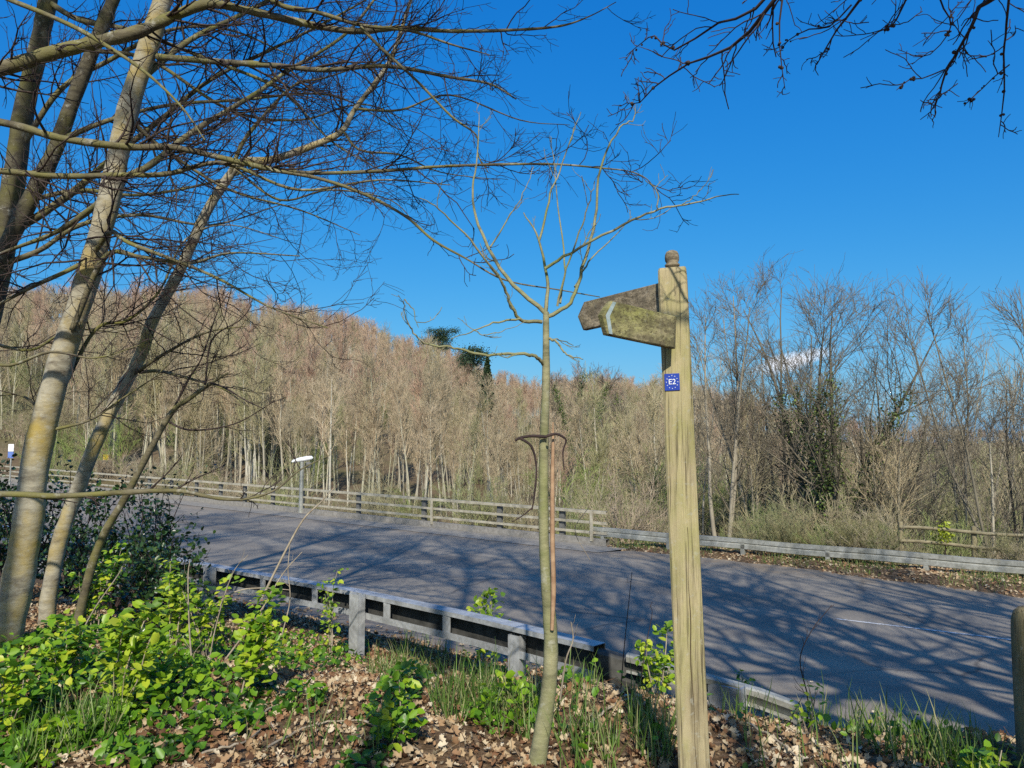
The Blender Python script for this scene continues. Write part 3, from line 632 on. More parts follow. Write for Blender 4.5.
# ------------------------------------------------------------------ the young tree in the middle
Y0 = 4.2
S_tr = trunk_px([(533, 790), (540, 745), (548, 695), (551, 650), (549, 610), (545, 565), (543.5, 510), (544, 440), (546, 380), (546, 312)], Y0, (.05, .046, .041, .038, .035, .027, .027, .025, .022, .016))
gy = S_tr[0][0]; st = thing('young_tree', (gy[0], gy[1], float(zf(gy[0], gy[1]))), 'slender olive-barked young tree standing in the middle of the bank', 'tree'); so = -A(st.location)
q = MB(); q.tubes(S_tr[0] + so, S_tr[1] * (1 + .03 * np.sin(np.arange(len(S_tr[1])) * 1.7)), 12); q.build('trunk', M['sapling'], st)
q = MB(); p, r = pxlimb([(552, 630), (553.5, 590), (552.5, 540), (552.5, 475), (553, 445), (553, 422)], Y0 - .05, (.01, .014, .013, .012, .009, .003)); q.tubes(p + so, r, 8); q.build('dead_shoot', M['shoot'], st)
SL = [([(545, 312), (507, 278), (478, 225), (473, 187), (478, 150), (479, 112)], (Y0, Y0 + .4), (.013, .002)), ([(542, 322), (520, 319), (508, 296), (498, 275), (470, 240), (439, 209), (420, 198)], (Y0, Y0 - .5), (.011, .002)),
      ([(520, 319), (498, 322), (475, 330), (451, 339)], (4.1, 3.9), (.007, .002)), ([(546, 312), (548, 284), (539, 240), (523, 212)], (Y0, Y0 + .1), (.012, .003)),
      ([(539, 242), (551, 194), (557, 178), (570, 140), (581, 112)], (Y0 + .1, Y0 + .3), (.007, .002)), ([(545, 269), (570, 253), (623, 225), (660, 209), (690, 204), (717, 197), (740, 194)], (Y0, Y0 - .35), (.009, .002)),
      ([(658, 210), (657, 190), (645, 181)], 3.98, (.004, .0015)), ([(682, 205), (694, 197), (700, 190)], 3.95, (.003, .0015)), ([(548, 316), (570, 303), (582, 269), (595, 219), (600, 169), (620, 128), (634, 119), (635, 103)], (Y0, Y0 + .2), (.012, .002)),
      ([(576, 287), (589, 262), (614, 237), (632, 216)], (Y0 + .05, Y0 + .5), (.006, .002)), ([(557, 306), (567, 269), (582, 225), (590, 200), (595, 181)], (Y0, Y0 - .2), (.007, .002)), ([(560, 303), (564, 262), (557, 194), (551, 137)], (Y0, Y0 + .3), (.007, .002)),
      ([(490, 247), (510, 215), (523, 194), (534, 167)], (4.3, 4.5), (.005, .0015)), ([(544, 365), (538, 358), (527, 355), (505, 354), (488, 355), (465, 351), (450, 347), (424, 343), (412, 330), (405, 315), (404, 300)], (Y0, Y0 - .5), (.011, .002)),
      ([(405, 300), (414, 312), (418, 328)], 3.7, (.003, .0015)), ([(548, 338), (558, 343), (564, 352), (573, 357), (583, 359)], (Y0, Y0 - .3), (.007, .0025)), ([(550, 338), (562, 341), (574, 345)], (Y0, Y0 + .2), (.004, .002)), ([(475, 330), (485, 335), (502, 331), (525, 322)], 4.0, (.003, .0015))]
q = MB(); g = np.random.default_rng(21); sl = []
for pts, y, r in SL: p, rr = pxlimb(pts, y, r, 5); p = p + g.normal(0, .003, p.shape); sl.append((p, rr)); q.tubes(p + so, rr, 6)
qt = MB(); twigs(g, qt, sl, n1=3.2, l1=.22, n2=2, l2=.07, n3=0, l3=0, rmin=.0016, up=.12, flat=0, ang=.7)
for v_, f_ in zip(qt.v, qt.f): pass
n0_ = q.n; q.v += [v_ + so for v_ in qt.v]; q.f += [f_ + n0_ for f_ in qt.f]; q.r += qt.r; q.n += qt.n
q.build('crown', M['sapling'], st)
q = MB()
for pts, y, r in [([(547, 437), (532, 436), (520, 438), (515, 441)], 4.15, (.009, .006)), ([(520, 438), (531, 446), (536, 462), (536, 480), (534, 498), (532, 510)], 4.1, (.007, .004)),
                  ([(547, 436), (556, 434), (563, 437), (566, 441), (563, 452), (564, 470)], 4.1, (.008, .003)), ([(532, 508), (522, 516), (512, 522)], 4.1, (.004, .002))]:
    p, rr = pxlimb(pts, y, r, 5); q.tubes(p + so, rr, 6)
q.build('dead_branch', M['darkstem'], st)

# ------------------------------------------------------------------ trees behind and beside the viewer (boughs hang in at the top right, crowns shade the road)
def crown_tree(name, label, x, y, h, r, lean, seed, extra=None, n1=26, sp=.33, fork=2, n2=7, tm='bark', c0=.28, thick=1., fine=True):
    g = np.random.default_rng(seed); b = onground(x, y); o = thing(name, b, label, 'tree'); ln_ = A([lean[0], lean[1], 1.0])
    P, Rr = grow(g, A([[0, 0, -.3]]), ln_[None], A([h]), A([r]), A([.02]), 12, .05, .04)
    q = MB(); q.tubes(P, Rr, 10)
    ps, rs = [P], [Rr]
    if fork:
        s_, d_, rr, t, ix = spawn(g, P, Rr, fork, .12, .35, .35, .08); Pf, Rf = grow(g, s_, d_, h * g.uniform(.6, .8, len(s_)), rr * .75, rr * 0 + .015, 12, .06, .05); q.tubes(Pf, Rf, 8); ps.append(Pf); rs.append(Rf)
    q.build('trunk', M[tm], o)
    P = np.vstack(ps); Rr = np.vstack(rs)
    q = MB(); s_, d_, rr, t, ix = spawn(g, P, Rr, n1, c0, .99, .85, .2); P1, R1 = grow(g, s_, d_, h * sp * g.uniform(.5, 1.2, len(s_)) * (1.2 - .8 * t), np.minimum(rr * .8, rr * .55 * thick), rr * 0 + .006 * thick, 9, .1, .05); q.tubes(P1, R1, 5)
    if extra:
        for p, r_ in extra: q.tubes(p - b, r_, 7)
    s_, d_, rr, t, ix = spawn(g, P1, R1, n2, .15, 1, .7, .2); P2, R2 = grow(g, s_, d_, 1.2 * g.uniform(.4, 1.2, len(s_)), np.clip(rr * .6, .005, .012) * thick, rr * 0 + .004 * thick, 6, .15, .06); q.tubes(P2, R2, 3)
    s_, d_, rr, t, ix = spawn(g, P2, R2, 4 if fine else 1, .2, 1, .7, .2); P3, R3 = grow(g, s_, d_, .5 * g.uniform(.4, 1.2, len(s_)), rr * .7, rr * 0 + .003, 4, .2, .06); q.tubes(P3, R3, 3)
    if extra: twigs(g, q, [(p - b, r_) for p, r_ in extra], n1=9, l1=.22, n2=3, l2=.07, n3=0, l3=0, rmin=.002, up=.0, flat=0, t0=.05)
    if extra:
        for p, r_ in extra:
            for k in range(7):
                c = p[int(g.uniform(.45, 1) * (len(p) - 1))] + g.normal(0, .006, 3); rad = g.uniform(.004, .0085)
                q.tubes(c - b + A([[0, 0, -rad], [0, 0, -rad * .6], [0, 0, 0], [0, 0, rad * .6], [0, 0, rad]]), A([.1, .8, 1, .8, .1]) * rad, 6)
    q.build('crown', M['twig'], o); return o
OH = [([(1010, -520), (880, -160), (772, 0), (729, 47), (690, 66), (659, 84), (640, 95), (624, 102)], (2.0, 3.6), (.03, .02, .009, .007, .005, .004, .003, .002)),
      ([(830, -80), (757, 4), (720, 22), (679, 43), (655, 37), (640, 45), (624, 59)], (2.8, 3.7), (.012, .008, .006, .005, .004, .003, .002)),
      ([(800, -50), (788, 0), (784, 43), (785, 88)], (3.3, 3.5), (.007, .006, .004, .002)), ([(1010, -520), (930, -120), (862, 0), (840, 30), (819, 59)], (2.0, 3.5), (.02, .012, .007, .005, .003)),
      ([(855, 8), (830, 25), (810, 32), (790, 42), (776, 58)], (3.4, 3.6), (.005, .004, .004, .003, .002)), ([(1010, -520), (1000, -60), (983, 0), (970, 30), (948, 74), (940, 92), (934, 105)], (2.0, 3.2), (.02, .014, .008, .007, .005, .004, .002)),
      ([(949, 72), (925, 78), (908, 84), (897, 88)], 3.2, (.004, .003, .003, .002)), ([(1020, -100), (1007, 0), (1007, 30), (1007, 55), (1003, 90), (999, 133)], (2.6, 3.3), (.012, .006, .005, .005, .004, .002)),
      ([(1005, 62), (990, 78), (975, 92), (960, 95)], 3.3, (.004, .003, .002, .0015)), ([(940, -90), (905, 0), (893, 20), (880, 30), (862, 39)], (2.9, 3.5), (.01, .005, .004, .003, .002)), ([(950, -60), (936, 0), (945, 25), (944, 39), (930, 52), (913, 60)], (3.0, 3.5), (.008, .005, .004, .003, .003, .002))]
gj = np.random.default_rng(9); ohl = [pxlimb([(x_ + gj.normal(0, 3), y_ + gj.normal(0, 3)) for x_, y_ in p], y, A(r) * .8, 2) for p, y, r in OH]
ot = crown_tree('bare_tree', 'dark budded twigs hanging down from overhead at the upper right', 2.6, -1.6, 13, .2, (.02, -.05), 31, ohl, n1=14, c0=.6, fork=0)
side = [(5.2, .4, 13, .2, (-.2, .1), 41, .25), (7.4, 2.0, 12, .18, (-.25, .02), 42, .25), (9.8, 2.4, 13, .18, (-.25, .02), 43, .25), (6.4, -1.4, 15, .2, (-.15, .05), 51, .35),
        (-.95, -2.6, 18, .14, (-.03, .0), 44, .58), (3.1, -4.2, 19, .15, (-.02, .02), 47, .55), (3.9, -3.2, 17, .15, (-.1, .03), 48, .55), (-9.0, 1.6, 13, .17, (.0, .05), 49, .4), (-3.9, -2.4, 18, .12, (-.03, .02), 53, .6), (-6.8, -1.2, 17, .12, (-.02, .03), 54, .58), (-.2, -6.5, 21, .14, (.02, .03), 55, .6), (-5.4, -4.0, 24, .15, (-.03, .02), 56, .55), (-10.5, -2.0, 24, .18, (.0, .0), 57, .5), (-8.2, -6.0, 26, .16, (-.02, .02), 58, .6)]
for x, y, h, r, ln_, sd, c0 in side:
    crown_tree('bare_tree', 'bare tree behind the viewer that shades the road', x, y, h, r, ln_, sd, n1=13 if x > 5 else 42, sp=.36, c0=c0, n2=3 if x > 5 else 4, thick=1.6, fork=4 if x > 5 else 0, fine=x < 5)['group'] = 'bare trees behind the viewer'

# ------------------------------------------------------------------ woodland on the hill
def proto(seed, h, r, n1, lf, ang, t0, n2, n3, l2, l3, stems=1, spread=.1, wob=.03, rt=.011, up=.12):
    g = np.random.default_rng(seed); s0 = np.zeros((stems, 3)); s0[:, 2] = -.3; s0[:, :2] = g.normal(0, .12 * (stems > 1), (stems, 2)); d0 = g.normal(0, spread, (stems, 3)); d0[:, 2] = 1
    P, Rr = grow(g, s0, d0, h * g.uniform(.75, 1, stems) if stems > 1 else A([h]), np.full(stems, r), np.full(stems, .015), 10, wob, .03)
    a = MB(); a.tubes(P, Rr, 6); b = MB()
    s_, d_, rr, t, ix = spawn(g, P, Rr, n1, t0, .99, ang, .15); P1, R1 = grow(g, s_, d_, h * lf * g.uniform(.5, 1.2, len(s_)) * (1.15 - .75 * (t - t0) / (1 - t0)), rr * .42, rr * 0 + rt, 6, .09, up); b.tubes(P1, R1, 4)
    s_, d_, rr, t, ix = spawn(g, P1, R1, n2, .15, 1, .6, .2); P2, R2 = grow(g, s_, d_, l2 * g.uniform(.5, 1.3, len(s_)), np.full(len(s_), rt), np.full(len(s_), rt * .8), 4, .13, up); b.tubes(P2, R2, 3)
    s_, d_, rr, t, ix = spawn(g, P2, R2, n3, .2, 1, .6, .25); P3, R3 = grow(g, s_, d_, l3 * g.uniform(.5, 1.3, len(s_)), np.full(len(s_), rt * .8), np.full(len(s_), rt * .6), 3, .15, up); b.tubes(P3, R3, 3)
    return a, b
woods = []; loose = bpy.data.collections.new('hill_trees')
spec = [(60, 11, .12, 20, .24, .4, .45, 6, 6, .9, .5, 1, .03), (61, 12, .1, 20, .22, .36, .5, 6, 6, .9, .5, 1, .03), (62, 9.5, .09, 20, .26, .42, .4, 6, 6, .8, .45, 1, .05), (63, 11, .08, 13, .24, .38, .42, 6, 6, .9, .5, 2, .08),
        (64, 10, .08, 24, .28, .5, .38, 6, 7, .9, .5, 1, .03), (65, 9, .07, 10, .26, .4, .35, 6, 6, .8, .45, 3, .1)]
for i, s_ in enumerate(spec):
    a, b = proto(*s_); tm = a.mesh('trunk'); cm = b.mesh('crown'); woods.append((tm, cm)); tm.materials.append(M['w_trunk']); cm.materials.append(M['w_pink' if i in (1, 4) else 'w_twig'])
    me = bpy.data.meshes.new('hill_tree')
    a.v += b.v; a.f += [f + a.n for f in b.f]; a.r += b.r; nf = sum(len(f) for f in a.f[:1]); me = a.mesh('hill_tree'); me.materials.append(M['w_trunk']); me.materials.append(M['w_pink' if i in (1, 4) else 'w_twig'])
    mi = np.ones(len(me.polygons), np.int32); mi[:nf] = 0; me.polygons.foreach_set('material_index', mi)
    ob = bpy.data.objects.new('hill_tree', me); loose.objects.link(ob)
def scrubproto(seed, h):
    g = np.random.default_rng(seed); n = 16; st_ = np.zeros((n, 3)); st_[:, :2] = g.normal(0, .5, (n, 2)); d = g.normal(0, .4, (n, 3)); d[:, 2] = 1
    P, Rr = grow(g, st_, d, h * g.uniform(.6, 1, n), np.full(n, .025), np.full(n, .01), 7, .12, .04); b = MB(); b.tubes(P, Rr, 4)
    s_, d_, rr, t, ix = spawn(g, P, Rr, 9, .15, 1, .6, .2); P2, R2 = grow(g, s_, d_, h * .25 * g.uniform(.5, 1.3, len(s_)), rr * .6, rr * 0 + .008, 5, .15, .05); b.tubes(P2, R2, 3)
    s_, d_, rr, t, ix = spawn(g, P2, R2, 6, .15, 1, .6, .25); P3, R3 = grow(g, s_, d_, .45 * g.uniform(.5, 1.3, len(s_)), rr * 0 + .008, rr * 0 + .006, 3, .18, .05); b.tubes(P3, R3, 3)
    return b
scr = []
for i in range(3): m_ = scrubproto(80 + i, 3.2 + .6 * i).mesh('scrub_bush'); m_.materials.append(M['w_green']); scr.append(m_); ob = bpy.data.objects.new('hill_scrub', m_); loose.objects.link(ob)
g = np.random.default_rng(77)
def scatter(y0, y1, n, m=.74):
    Y = np.sqrt(g.uniform(y0 ** 2, y1 ** 2, n)); X = Y * g.uniform(-m, m, n); return X, Y
LBL = ['slender pale-trunked bare tree in the wood on the hillside beyond the road', 'reddish twigged bare tree in the wood on the hillside beyond the road']
SKX = [-200, 0, 200, 330, 400, 440, 500, 530, 560, 620, 700, 800, 900, 1024, 1300]; SKY = [286, 290, 296, 316, 343, 352, 378, 388, 380, 384, 392, 414, 427, 433, 434]
HT = [s_[1] for s_ in spec] + [4.2] * 3
def capped(x, y, z, sc, i, lo, hi):
    px = 512 + F * x / y; zt_ = at(px, float(np.interp(px, SKX, SKY)) + g.uniform(lo, hi), y)[2]
    return max(.22, min(sc, (zt_ - z) / HT[i]))
protoT = []
for i, (tm, cm) in enumerate(woods):
    rus = i in (1, 4)
    o = thing('woodland_tree', (0, 0, 0), LBL[int(rus)], 'tree', 'reddish twigged trees in the hillside wood' if rus else 'pale-trunked trees in the hillside wood')
    for n_, m_ in (('trunk', tm), ('crown', cm)): c = bpy.data.objects.new(n_, m_); col.objects.link(c); c.parent = o
    protoT.append(o)
used = [False] * 6; cnt = 0
X, Y = scatter(31, 62, 420)
for x, y in zip(X, Y):
    s, n = sn(x, y); px = 512 + F * x / y
    if n < 25 or cnt >= 270: continue
    
    i = int(g.integers(6)); i = i if i not in (1, 4) or g.random() < .3 else int(g.choice([0, 2, 3, 5])); z = float(zf(x, y)); sc = capped(x, y, z, g.uniform(.75, 1.1), i, 12, 95); cnt += 1
    if not used[i]: used[i] = True; o = protoT[i]; o.location = (x, y, z); o.rotation_euler.z = g.uniform(0, 6.28); o.scale = (sc,) * 3
    else: copy_thing(protoT[i], (x, y, z), g.uniform(0, 6.28), sc)
# deep wood: uncountable mass
X, Y = scatter(56, 250, 5200); s, n = sn(X, Y); u = X / Y
k = (n > 25) & (g.random(len(X)) < np.where(u > .25, .85, 1.)) & (Y < np.where(u > .15, 200, 250))
X, Y = X[k], Y[k]
def gn_scatter(name, X, Y, coll, idx, scl, label):
    me = bpy.data.meshes.new(name); me.vertices.add(len(X)); me.vertices.foreach_set('co', np.stack([X, Y, zf(X, Y)], -1).ravel())
    for an, dt, val in (('pick', 'INT', idx.astype(np.int32)), ('size', 'FLOAT', scl.astype(np.float32)), ('turn', 'FLOAT', g.uniform(0, 6.28, len(X)).astype(np.float32))): me.attributes.new(an, dt, 'POINT').data.foreach_set('value', val)
    o = bpy.data.objects.new(name, me); col.objects.link(o); tag(o, label, 'woodland', None, 'stuff')
    t = bpy.data.node_groups.new(name, 'GeometryNodeTree'); t.interface.new_socket('Geometry', in_out='INPUT', socket_type='NodeSocketGeometry'); t.interface.new_socket('Geometry', in_out='OUTPUT', socket_type='NodeSocketGeometry')
    gi, go = t.nodes.new('NodeGroupInput'), t.nodes.new('NodeGroupOutput'); ip = t.nodes.new('GeometryNodeInstanceOnPoints'); ci = t.nodes.new('GeometryNodeCollectionInfo')
    ci.inputs[0].default_value = coll; ci.inputs['Separate Children'].default_value = True; ci.inputs['Reset Children'].default_value = True
    def na(nm, dt): q = t.nodes.new('GeometryNodeInputNamedAttribute'); q.data_type = dt; q.inputs[0].default_value = nm; return q.outputs[0]
    cx = t.nodes.new('ShaderNodeCombineXYZ'); t.links.new(na('turn', 'FLOAT'), cx.inputs[2])
    t.links.new(gi.outputs[0], ip.inputs['Points']); t.links.new(ci.outputs[0], ip.inputs['Instance']); ip.inputs['Pick Instance'].default_value = True
    t.links.new(na('pick', 'INT'), ip.inputs['Instance Index']); t.links.new(cx.outputs[0], ip.inputs['Rotation']); t.links.new(na('size', 'FLOAT'), ip.inputs['Scale']); t.links.new(ip.outputs[0], go.inputs[0])
    o.modifiers.new('scatter', 'NODES').node_group = t; return o
order = {n_: i for i, n_ in enumerate(sorted(o.name for o in loose.objects))}
IX = g.integers(0, 9, len(X)); IX = np.where((IX < 6) & (Y > 100) & (g.random(len(X)) < .6), g.choice([1, 4], len(X)), np.where((IX == 1) | (IX == 4), np.where((Y < 100) & (g.random(len(X)) < .75), 2, IX), IX)); ZZ = zf(X, Y); SC = A([capped(x, y, z, g.uniform(.7, 1.1), i if i < 6 else 0, 0, 45 if y < 120 else 12) * (1 if i < 6 else 1.2) for x, y, z, i in zip(X, Y, ZZ, IX)])
gn_scatter('hillside_woodland', X, Y, loose, IX, SC, 'bare brown deciduous wood covering the hillside')
# scrub at the wood's edge: single bushes
first = {}
def bush(x, y, i, sc, label, group):
    m_ = scr[i]; o = bpy.data.objects.new('scrub_bush', m_); col.objects.link(o); o.location = (x, y, float(zf(x, y))); o.rotation_euler.z = g.uniform(0, 6.28); o.scale = (sc, sc, sc * g.uniform(.8, 1.1)); return tag(o, label, 'bush', group)
for k in range(130):
    s = g.uniform(-16, 62); n = g.uniform(20.6, 27); x, y = xy(s, n)
    if y < 5 or abs(x / y) > .8: continue
    right = x / y > .12
    bush(x, y, int(g.integers(3)), g.uniform(.45, .95) * (.85 if right else .75), 'grey-green leafless scrub bush behind the low far barrier' if right else 'leafless scrub bush behind the parapet railing', 'scrub behind the far barrier' if right else 'scrub behind the parapet railing')
for k in range(40):
    s = g.uniform(-6, 8) if k > 24 else g.uniform(4, 9); x, y = xy(s, g.uniform(19.7, 20.5)); bush(x, y, int(g.integers(3)), g.uniform(.16, .34), 'small dry scrub tuft growing through the wooden fence behind the far barrier', 'scrub tufts by the wooden fence')
for k in range(90):
    px = g.uniform(560, 1100); y = g.uniform(24, 48); x = (px - 512) / F * y
    if sn(x, y)[1] < 27: continue
    bush(x, y, int(g.integers(3)), g.uniform(.7, 1.1), 'tall dense leafless thicket bush in the hollow right of the signpost', 'thicket in the hollow')

# ------------------------------------------------------------------ single trees beyond the road
LF_V = [(0, 0, 0), (-.3, .3, .07), (-.27, .68, .05), (0, 1, -.06), (.27, .68, .05), (.3, .3, .07)]; LF_F = [[0, 5, 4, 3], [0, 3, 2, 1]]
def leaves(mb, g, pos, size, upbias=.6, r=None, TV=LF_V, TF=LF_F):
    n = len(pos); Z = g.normal(0, 1, (n, 3)); Z = nrmz(Z * (1 - upbias) + A([0, -.25, 1.0]) * upbias * 1.4); Yv = g.normal(0, 1, (n, 3)); Yv = nrmz(Yv - Z * (Yv * Z).sum(1, keepdims=True)); Xv = np.cross(Yv, Z)
    mb.inst(TV, TF, Xv, Yv, Z, pos - Yv * .5 * np.asarray(size).reshape(-1, 1), size, g.random(n) if r is None else r)
def stem_tree(name, label, px, py_top, Y, seed, stems=3, spread=.12, r=.09, n1=16, lf=.22, ang=.55, t0=.2, n2=6, n3=4, l2=.9, l3=.4, rt=.0062, tm='r_trunk', km='r_twig', ivy=0, cat='tree', group=None, up=.07, wob=.05, ivyh=.5):
    x = (px - 512) / F * Y; b = onground(x, Y); h = (at(px, py_top, Y)[2] - b[2]) * 1.06
    o = thing(name, b, label, cat, group); a, c = proto(seed, h, r, n1, lf, ang, t0, n2, n3, l2, l3, stems, spread, wob, rt, up); a.build('trunk', M[tm], o); c.build('crown', M[km], o)
    if ivy:
        g2 = np.random.default_rng(seed + 500); V = np.vstack(a.v); ii = np.arange(len(V) - 6); ii = ii[(np.abs(V[ii + 6, 2] - V[ii, 2]) < h * .2) & (V[ii, 2] < h * ivyh) & (V[ii, 2] > -.1)]; ii = ii[g2.integers(0, len(ii), ivy)]; tt = g2.random((ivy, 1)); p = V[ii] * (1 - tt) + V[ii + 6] * tt + g2.normal(0, .15, (ivy, 3)) * (.5 + 1.2 * g2.random((ivy, 1))); q = MB(); leaves(q, g2, p, g2.uniform(.05, .11, ivy), .4); q.build('ivy', M['ivy'], o)
    return o
G2 = 'bare trees beyond the far barrier'
stem_tree('bare_tree', 'slim three-stemmed pale bare tree just right of the signpost', 722, 268, 25, 101, 3, .07, .085, 18, .18, .5, .25, group=G2, tm='w_trunk')
stem_tree('bare_tree', 'bare tree with leaning dark stems between signpost and the ivied tree', 752, 330, 26, 102, 3, .14, .07, 15, .22, .55, .2, group=G2)
stem_tree('ivied_tree', 'largest many-stemmed tree beyond the barrier with ivy on its lower trunk', 828, 250, 24, 103, 5, .16, .13, 17, .34, .75, .15, 9, 6, .9, .45, ivy=9000, group=G2, wob=.06)
stem_tree('bare_tree', 'tall thin bare stems standing left of the ivied tree against the sky', 792, 258, 27, 104, 2, .08, .08, 16, .2, .5, .3, group=G2)
stem_tree('bare_tree', 'bushy bare tree with spreading side boughs right of the ivied tree', 862, 350, 25, 105, 5, .3, .06, 14, .28, .7, .2, group=G2, ivy=500, ivyh=.25)
stem_tree('bare_tree', 'lone thin bare tree with upright twigs above the scrub at right', 950, 345, 24, 106, 2, .06, .05, 16, .16, .45, .35, group=G2, tm='w_trunk')
stem_tree('bare_tree', 'tall bare tree with several upright stems near the right edge', 1004, 268, 20, 107, 4, .14, .05, 13, .2, .5, .3, group=G2)
stem_tree('bare_tree', 'dark leaning stem in the scrub at the far right', 1035, 330, 19, 108, 2, .2, .06, 12, .25, .6, .25, group=G2)
stem_tree('ivied_tree', 'dark round-headed ivy-clad tree rising above the wood behind the signpost', 578, 368, 52, 110, 3, .12, .14, 16, .25, .6, .2, ivy=9000, ivyh=.97, rt=.012)
stem_tree('ivied_tree', 'second ivy-darkened crown lower down and left of the signpost', 628, 395, 50, 111, 3, .14, .13, 16, .25, .6, .2, ivy=8000, ivyh=.95, rt=.012)
for px, top, Y, sd, lb in ((600, 372, 44, 112, 'pale spindly tree under the finger boards'), (655, 380, 40, 113, 'bare grey tree whose crown touches the signpost from the left'), (640, 420, 34, 114, 'pale-stemmed tree leaning in the wood left of the signpost'), (690, 345, 46, 115, 'bare tree partly hidden behind the signpost')):
    stem_tree('bare_tree', lb, px, top, Y, sd, 2, .1, .09, 18, .24, .55, .25, rt=.011, tm='w_trunk', km='w_twig', group='bare trees behind the signpost')
gr = np.random.default_rng(71)
for k, (px, top, Y) in enumerate([(700, 350, 30), (738, 320, 33), (772, 390, 27), (880, 390, 27), (905, 400, 31), (928, 352, 28), (978, 320, 24), (1018, 380, 22), (890, 420, 22), (985, 420, 20.5), (760, 410, 25)]):
    stem_tree('bare_tree', 'thin bare stems crowded in the roadside scrub right of the signpost', px, top, Y, 130 + k, int(gr.integers(1, 4)), .1, .05, 14, .2, .5, .3, 5, 4, group='thin bare stems in the roadside scrub', tm='w_trunk' if k % 3 == 0 else 'r_trunk', km='r_twig' if k % 2 else 'w_twig')
# conifers and skyline crowns
def conifer(name, label, px, ptop, pbot, Y, wid, seed, pine=False):
    x = (px - 512) / F * Y; b = onground(x, Y); zt = at(px, ptop, Y)[2] - b[2]; zb = at(px, pbot, Y)[2] - b[2]; g2 = np.random.default_rng(seed)
    o = thing(name, b, label, 'conifer', 'dark conifers on the hillside'); q = MB(); q.tubes(A([[0, 0, -.3], [0, 0, zt * .6], [0, 0, zt]]), A([.22, .14, .03]), 7); q.build('trunk', M['limb'], o)
    n = 7000; q = MB(); t = g2.random(n) ** (.8 if pine else .6)
    if pine:
        cl = np.stack([g2.normal(0, wid * .45, 16), g2.normal(0, wid * .45, 16), g2.uniform(zb, zt, 16)], -1); p = cl[g2.integers(0, 16, n)] + g2.normal(0, 1, (n, 3)) * A([.75, .75, .38])
    else:
        tiers = 16; ti = np.floor((1 - t) * tiers) / tiers; rad = wid * (1 - ti) * g2.random(n) ** .5; a = np.round(g2.random(n) * 11 + ti * 40) / 11 * 6.28 + g2.normal(0, .12, n); p = np.stack([rad * np.cos(a), rad * np.sin(a), zb + (zt - zb) * (ti + .02) - rad * .35 + g2.normal(0, .12, n)], -1)
    leaves(q, g2, p, g2.uniform(.12, .3, n), .3); q.build('crown', M['needle'], o)
conifer('conifer', 'narrow dark spire-shaped conifer on the slope left of the young tree', 487, 355, 412, 58, .8, 120)
conifer('pine_tree', 'dark pine with layered crown just left of the spire-shaped conifer', 474, 350, 392, 105, 2.0, 121, True)
conifer('pine_tree', 'small dark pine alone on the skyline', 437, 329, 352, 150, 2.6, 122, True)
stem_tree('bare_tree', 'round-headed bare tree standing up from the skyline at left', 200, 286, 178, 123, 4, .3, .2, 22, .3, .7, .25, 7, 6, 1.6, .9, rt=.03, tm='w_trunk', km='w_pink', group='round-headed trees on the skyline')
stem_tree('bare_tree', 'wide round-headed bare tree between the two leaning trunks on the skyline', 134, 285, 180, 124, 4, .3, .2, 22, .3, .7, .25, 7, 6, 1.6, .9, rt=.03, tm='w_trunk', km='w_pink', group='round-headed trees on the skyline')
# small far things glimpsed through the scrub
def small_box(name, label, cat, px, py, Y, w, h, d, m, lid=None, name2='lid'):
    p = at(px, py, Y); b = onground(p[0], p[1]); o = thing(name, b, label, cat); z0 = p[2] - b[2]
    return o, z0
p = at(107, 456, 58); b = onground(p[0], p[1]); o = thing('grit_bin', b, 'small bright yellow box among bare stems beyond the road at left', 'bin'); h = p[2] - b[2]
q = MB(); q.box((0, 0, h - .15), (1, 0, 0), (0, 1, 0), (0, 0, 1), .2, .18, .14); q.build('box', M['yellow'], o, smooth=False); q = MB(); q.box((0, 0, h + .06), (1, 0, 0), (0, 1, .0), (0, 0, 1), .22, .2, .04); q.build('lid', M['yellow'], o, smooth=False)
q = MB(); q.box((0, 0, (h - .31) / 2), (1, 0, 0), (0, 1, 0), (0, 0, 1), .3, .26, max(.05, (h - .32) / 2)); q.build('plinth', M['dark_post'], o, smooth=False)
p = at(11, 450, 34); b = onground(p[0], p[1]); o = thing('road_sign', b, 'small white and blue roadside sign glimpsed past the leaves at the far left', 'sign'); h = p[2] - b[2]
q = MB(); q.tubes(A([[0, .03, -.3], [0, .03, h + .2]]), A([.03, .03]), 8); q.build('post', M['galv_old'], o); q = MB(); q.box((0, 0, h + .1), (1, 0, 0), (0, 1, 0), EZ, .12, .012, .16); q.build('white_panel', M['white'], o, smooth=False); q = MB(); q.box((0, -.002, h - .21), (1, 0, 0), (0, 1, 0), EZ, .12, .012, .14); q.build('blue_panel', M['blueboard'], o, smooth=False)
p = at(906, 487, 50); b = onground(p[0], p[1]); o = thing('shed', b, 'pale flat-roofed shed just showing through the scrub at right', 'shed'); h = p[2] - b[2]
q = MB(); q.box((0, 0, h / 2 - .1), (1, 0, 0), (0, 1, 0), EZ, .55, 1.2, h / 2); q.build('wall', M['limb'], o, smooth=False); q = MB(); q.box((0, 0, h), (1, .0, .06), (0, 1, 0), EZ, .7, 1.4, .06); q.build('roof', M['grey_roof'], o, smooth=False)
p = at(944, 535, 18.4); b = onground(p[0], p[1]); q = MB(); g = np.random.default_rng(8); c = p - b
leaves(q, g, c + g.normal(0, 1, (160, 3)) * A([.1, .1, .13]), g.uniform(.06, .1, 160), .4); o = thing('shrub', b, 'small lime-green leafy shrub against the wooden fence', 'shrub'); q.build('foliage', M['lime'], o); q = MB(); q.tubes(A([[0, 0, -.2], [.02, 0, c[2] * .6], c]), A([.02, .014, .005]), 5); q.build('stem', M['darkstem'], o)

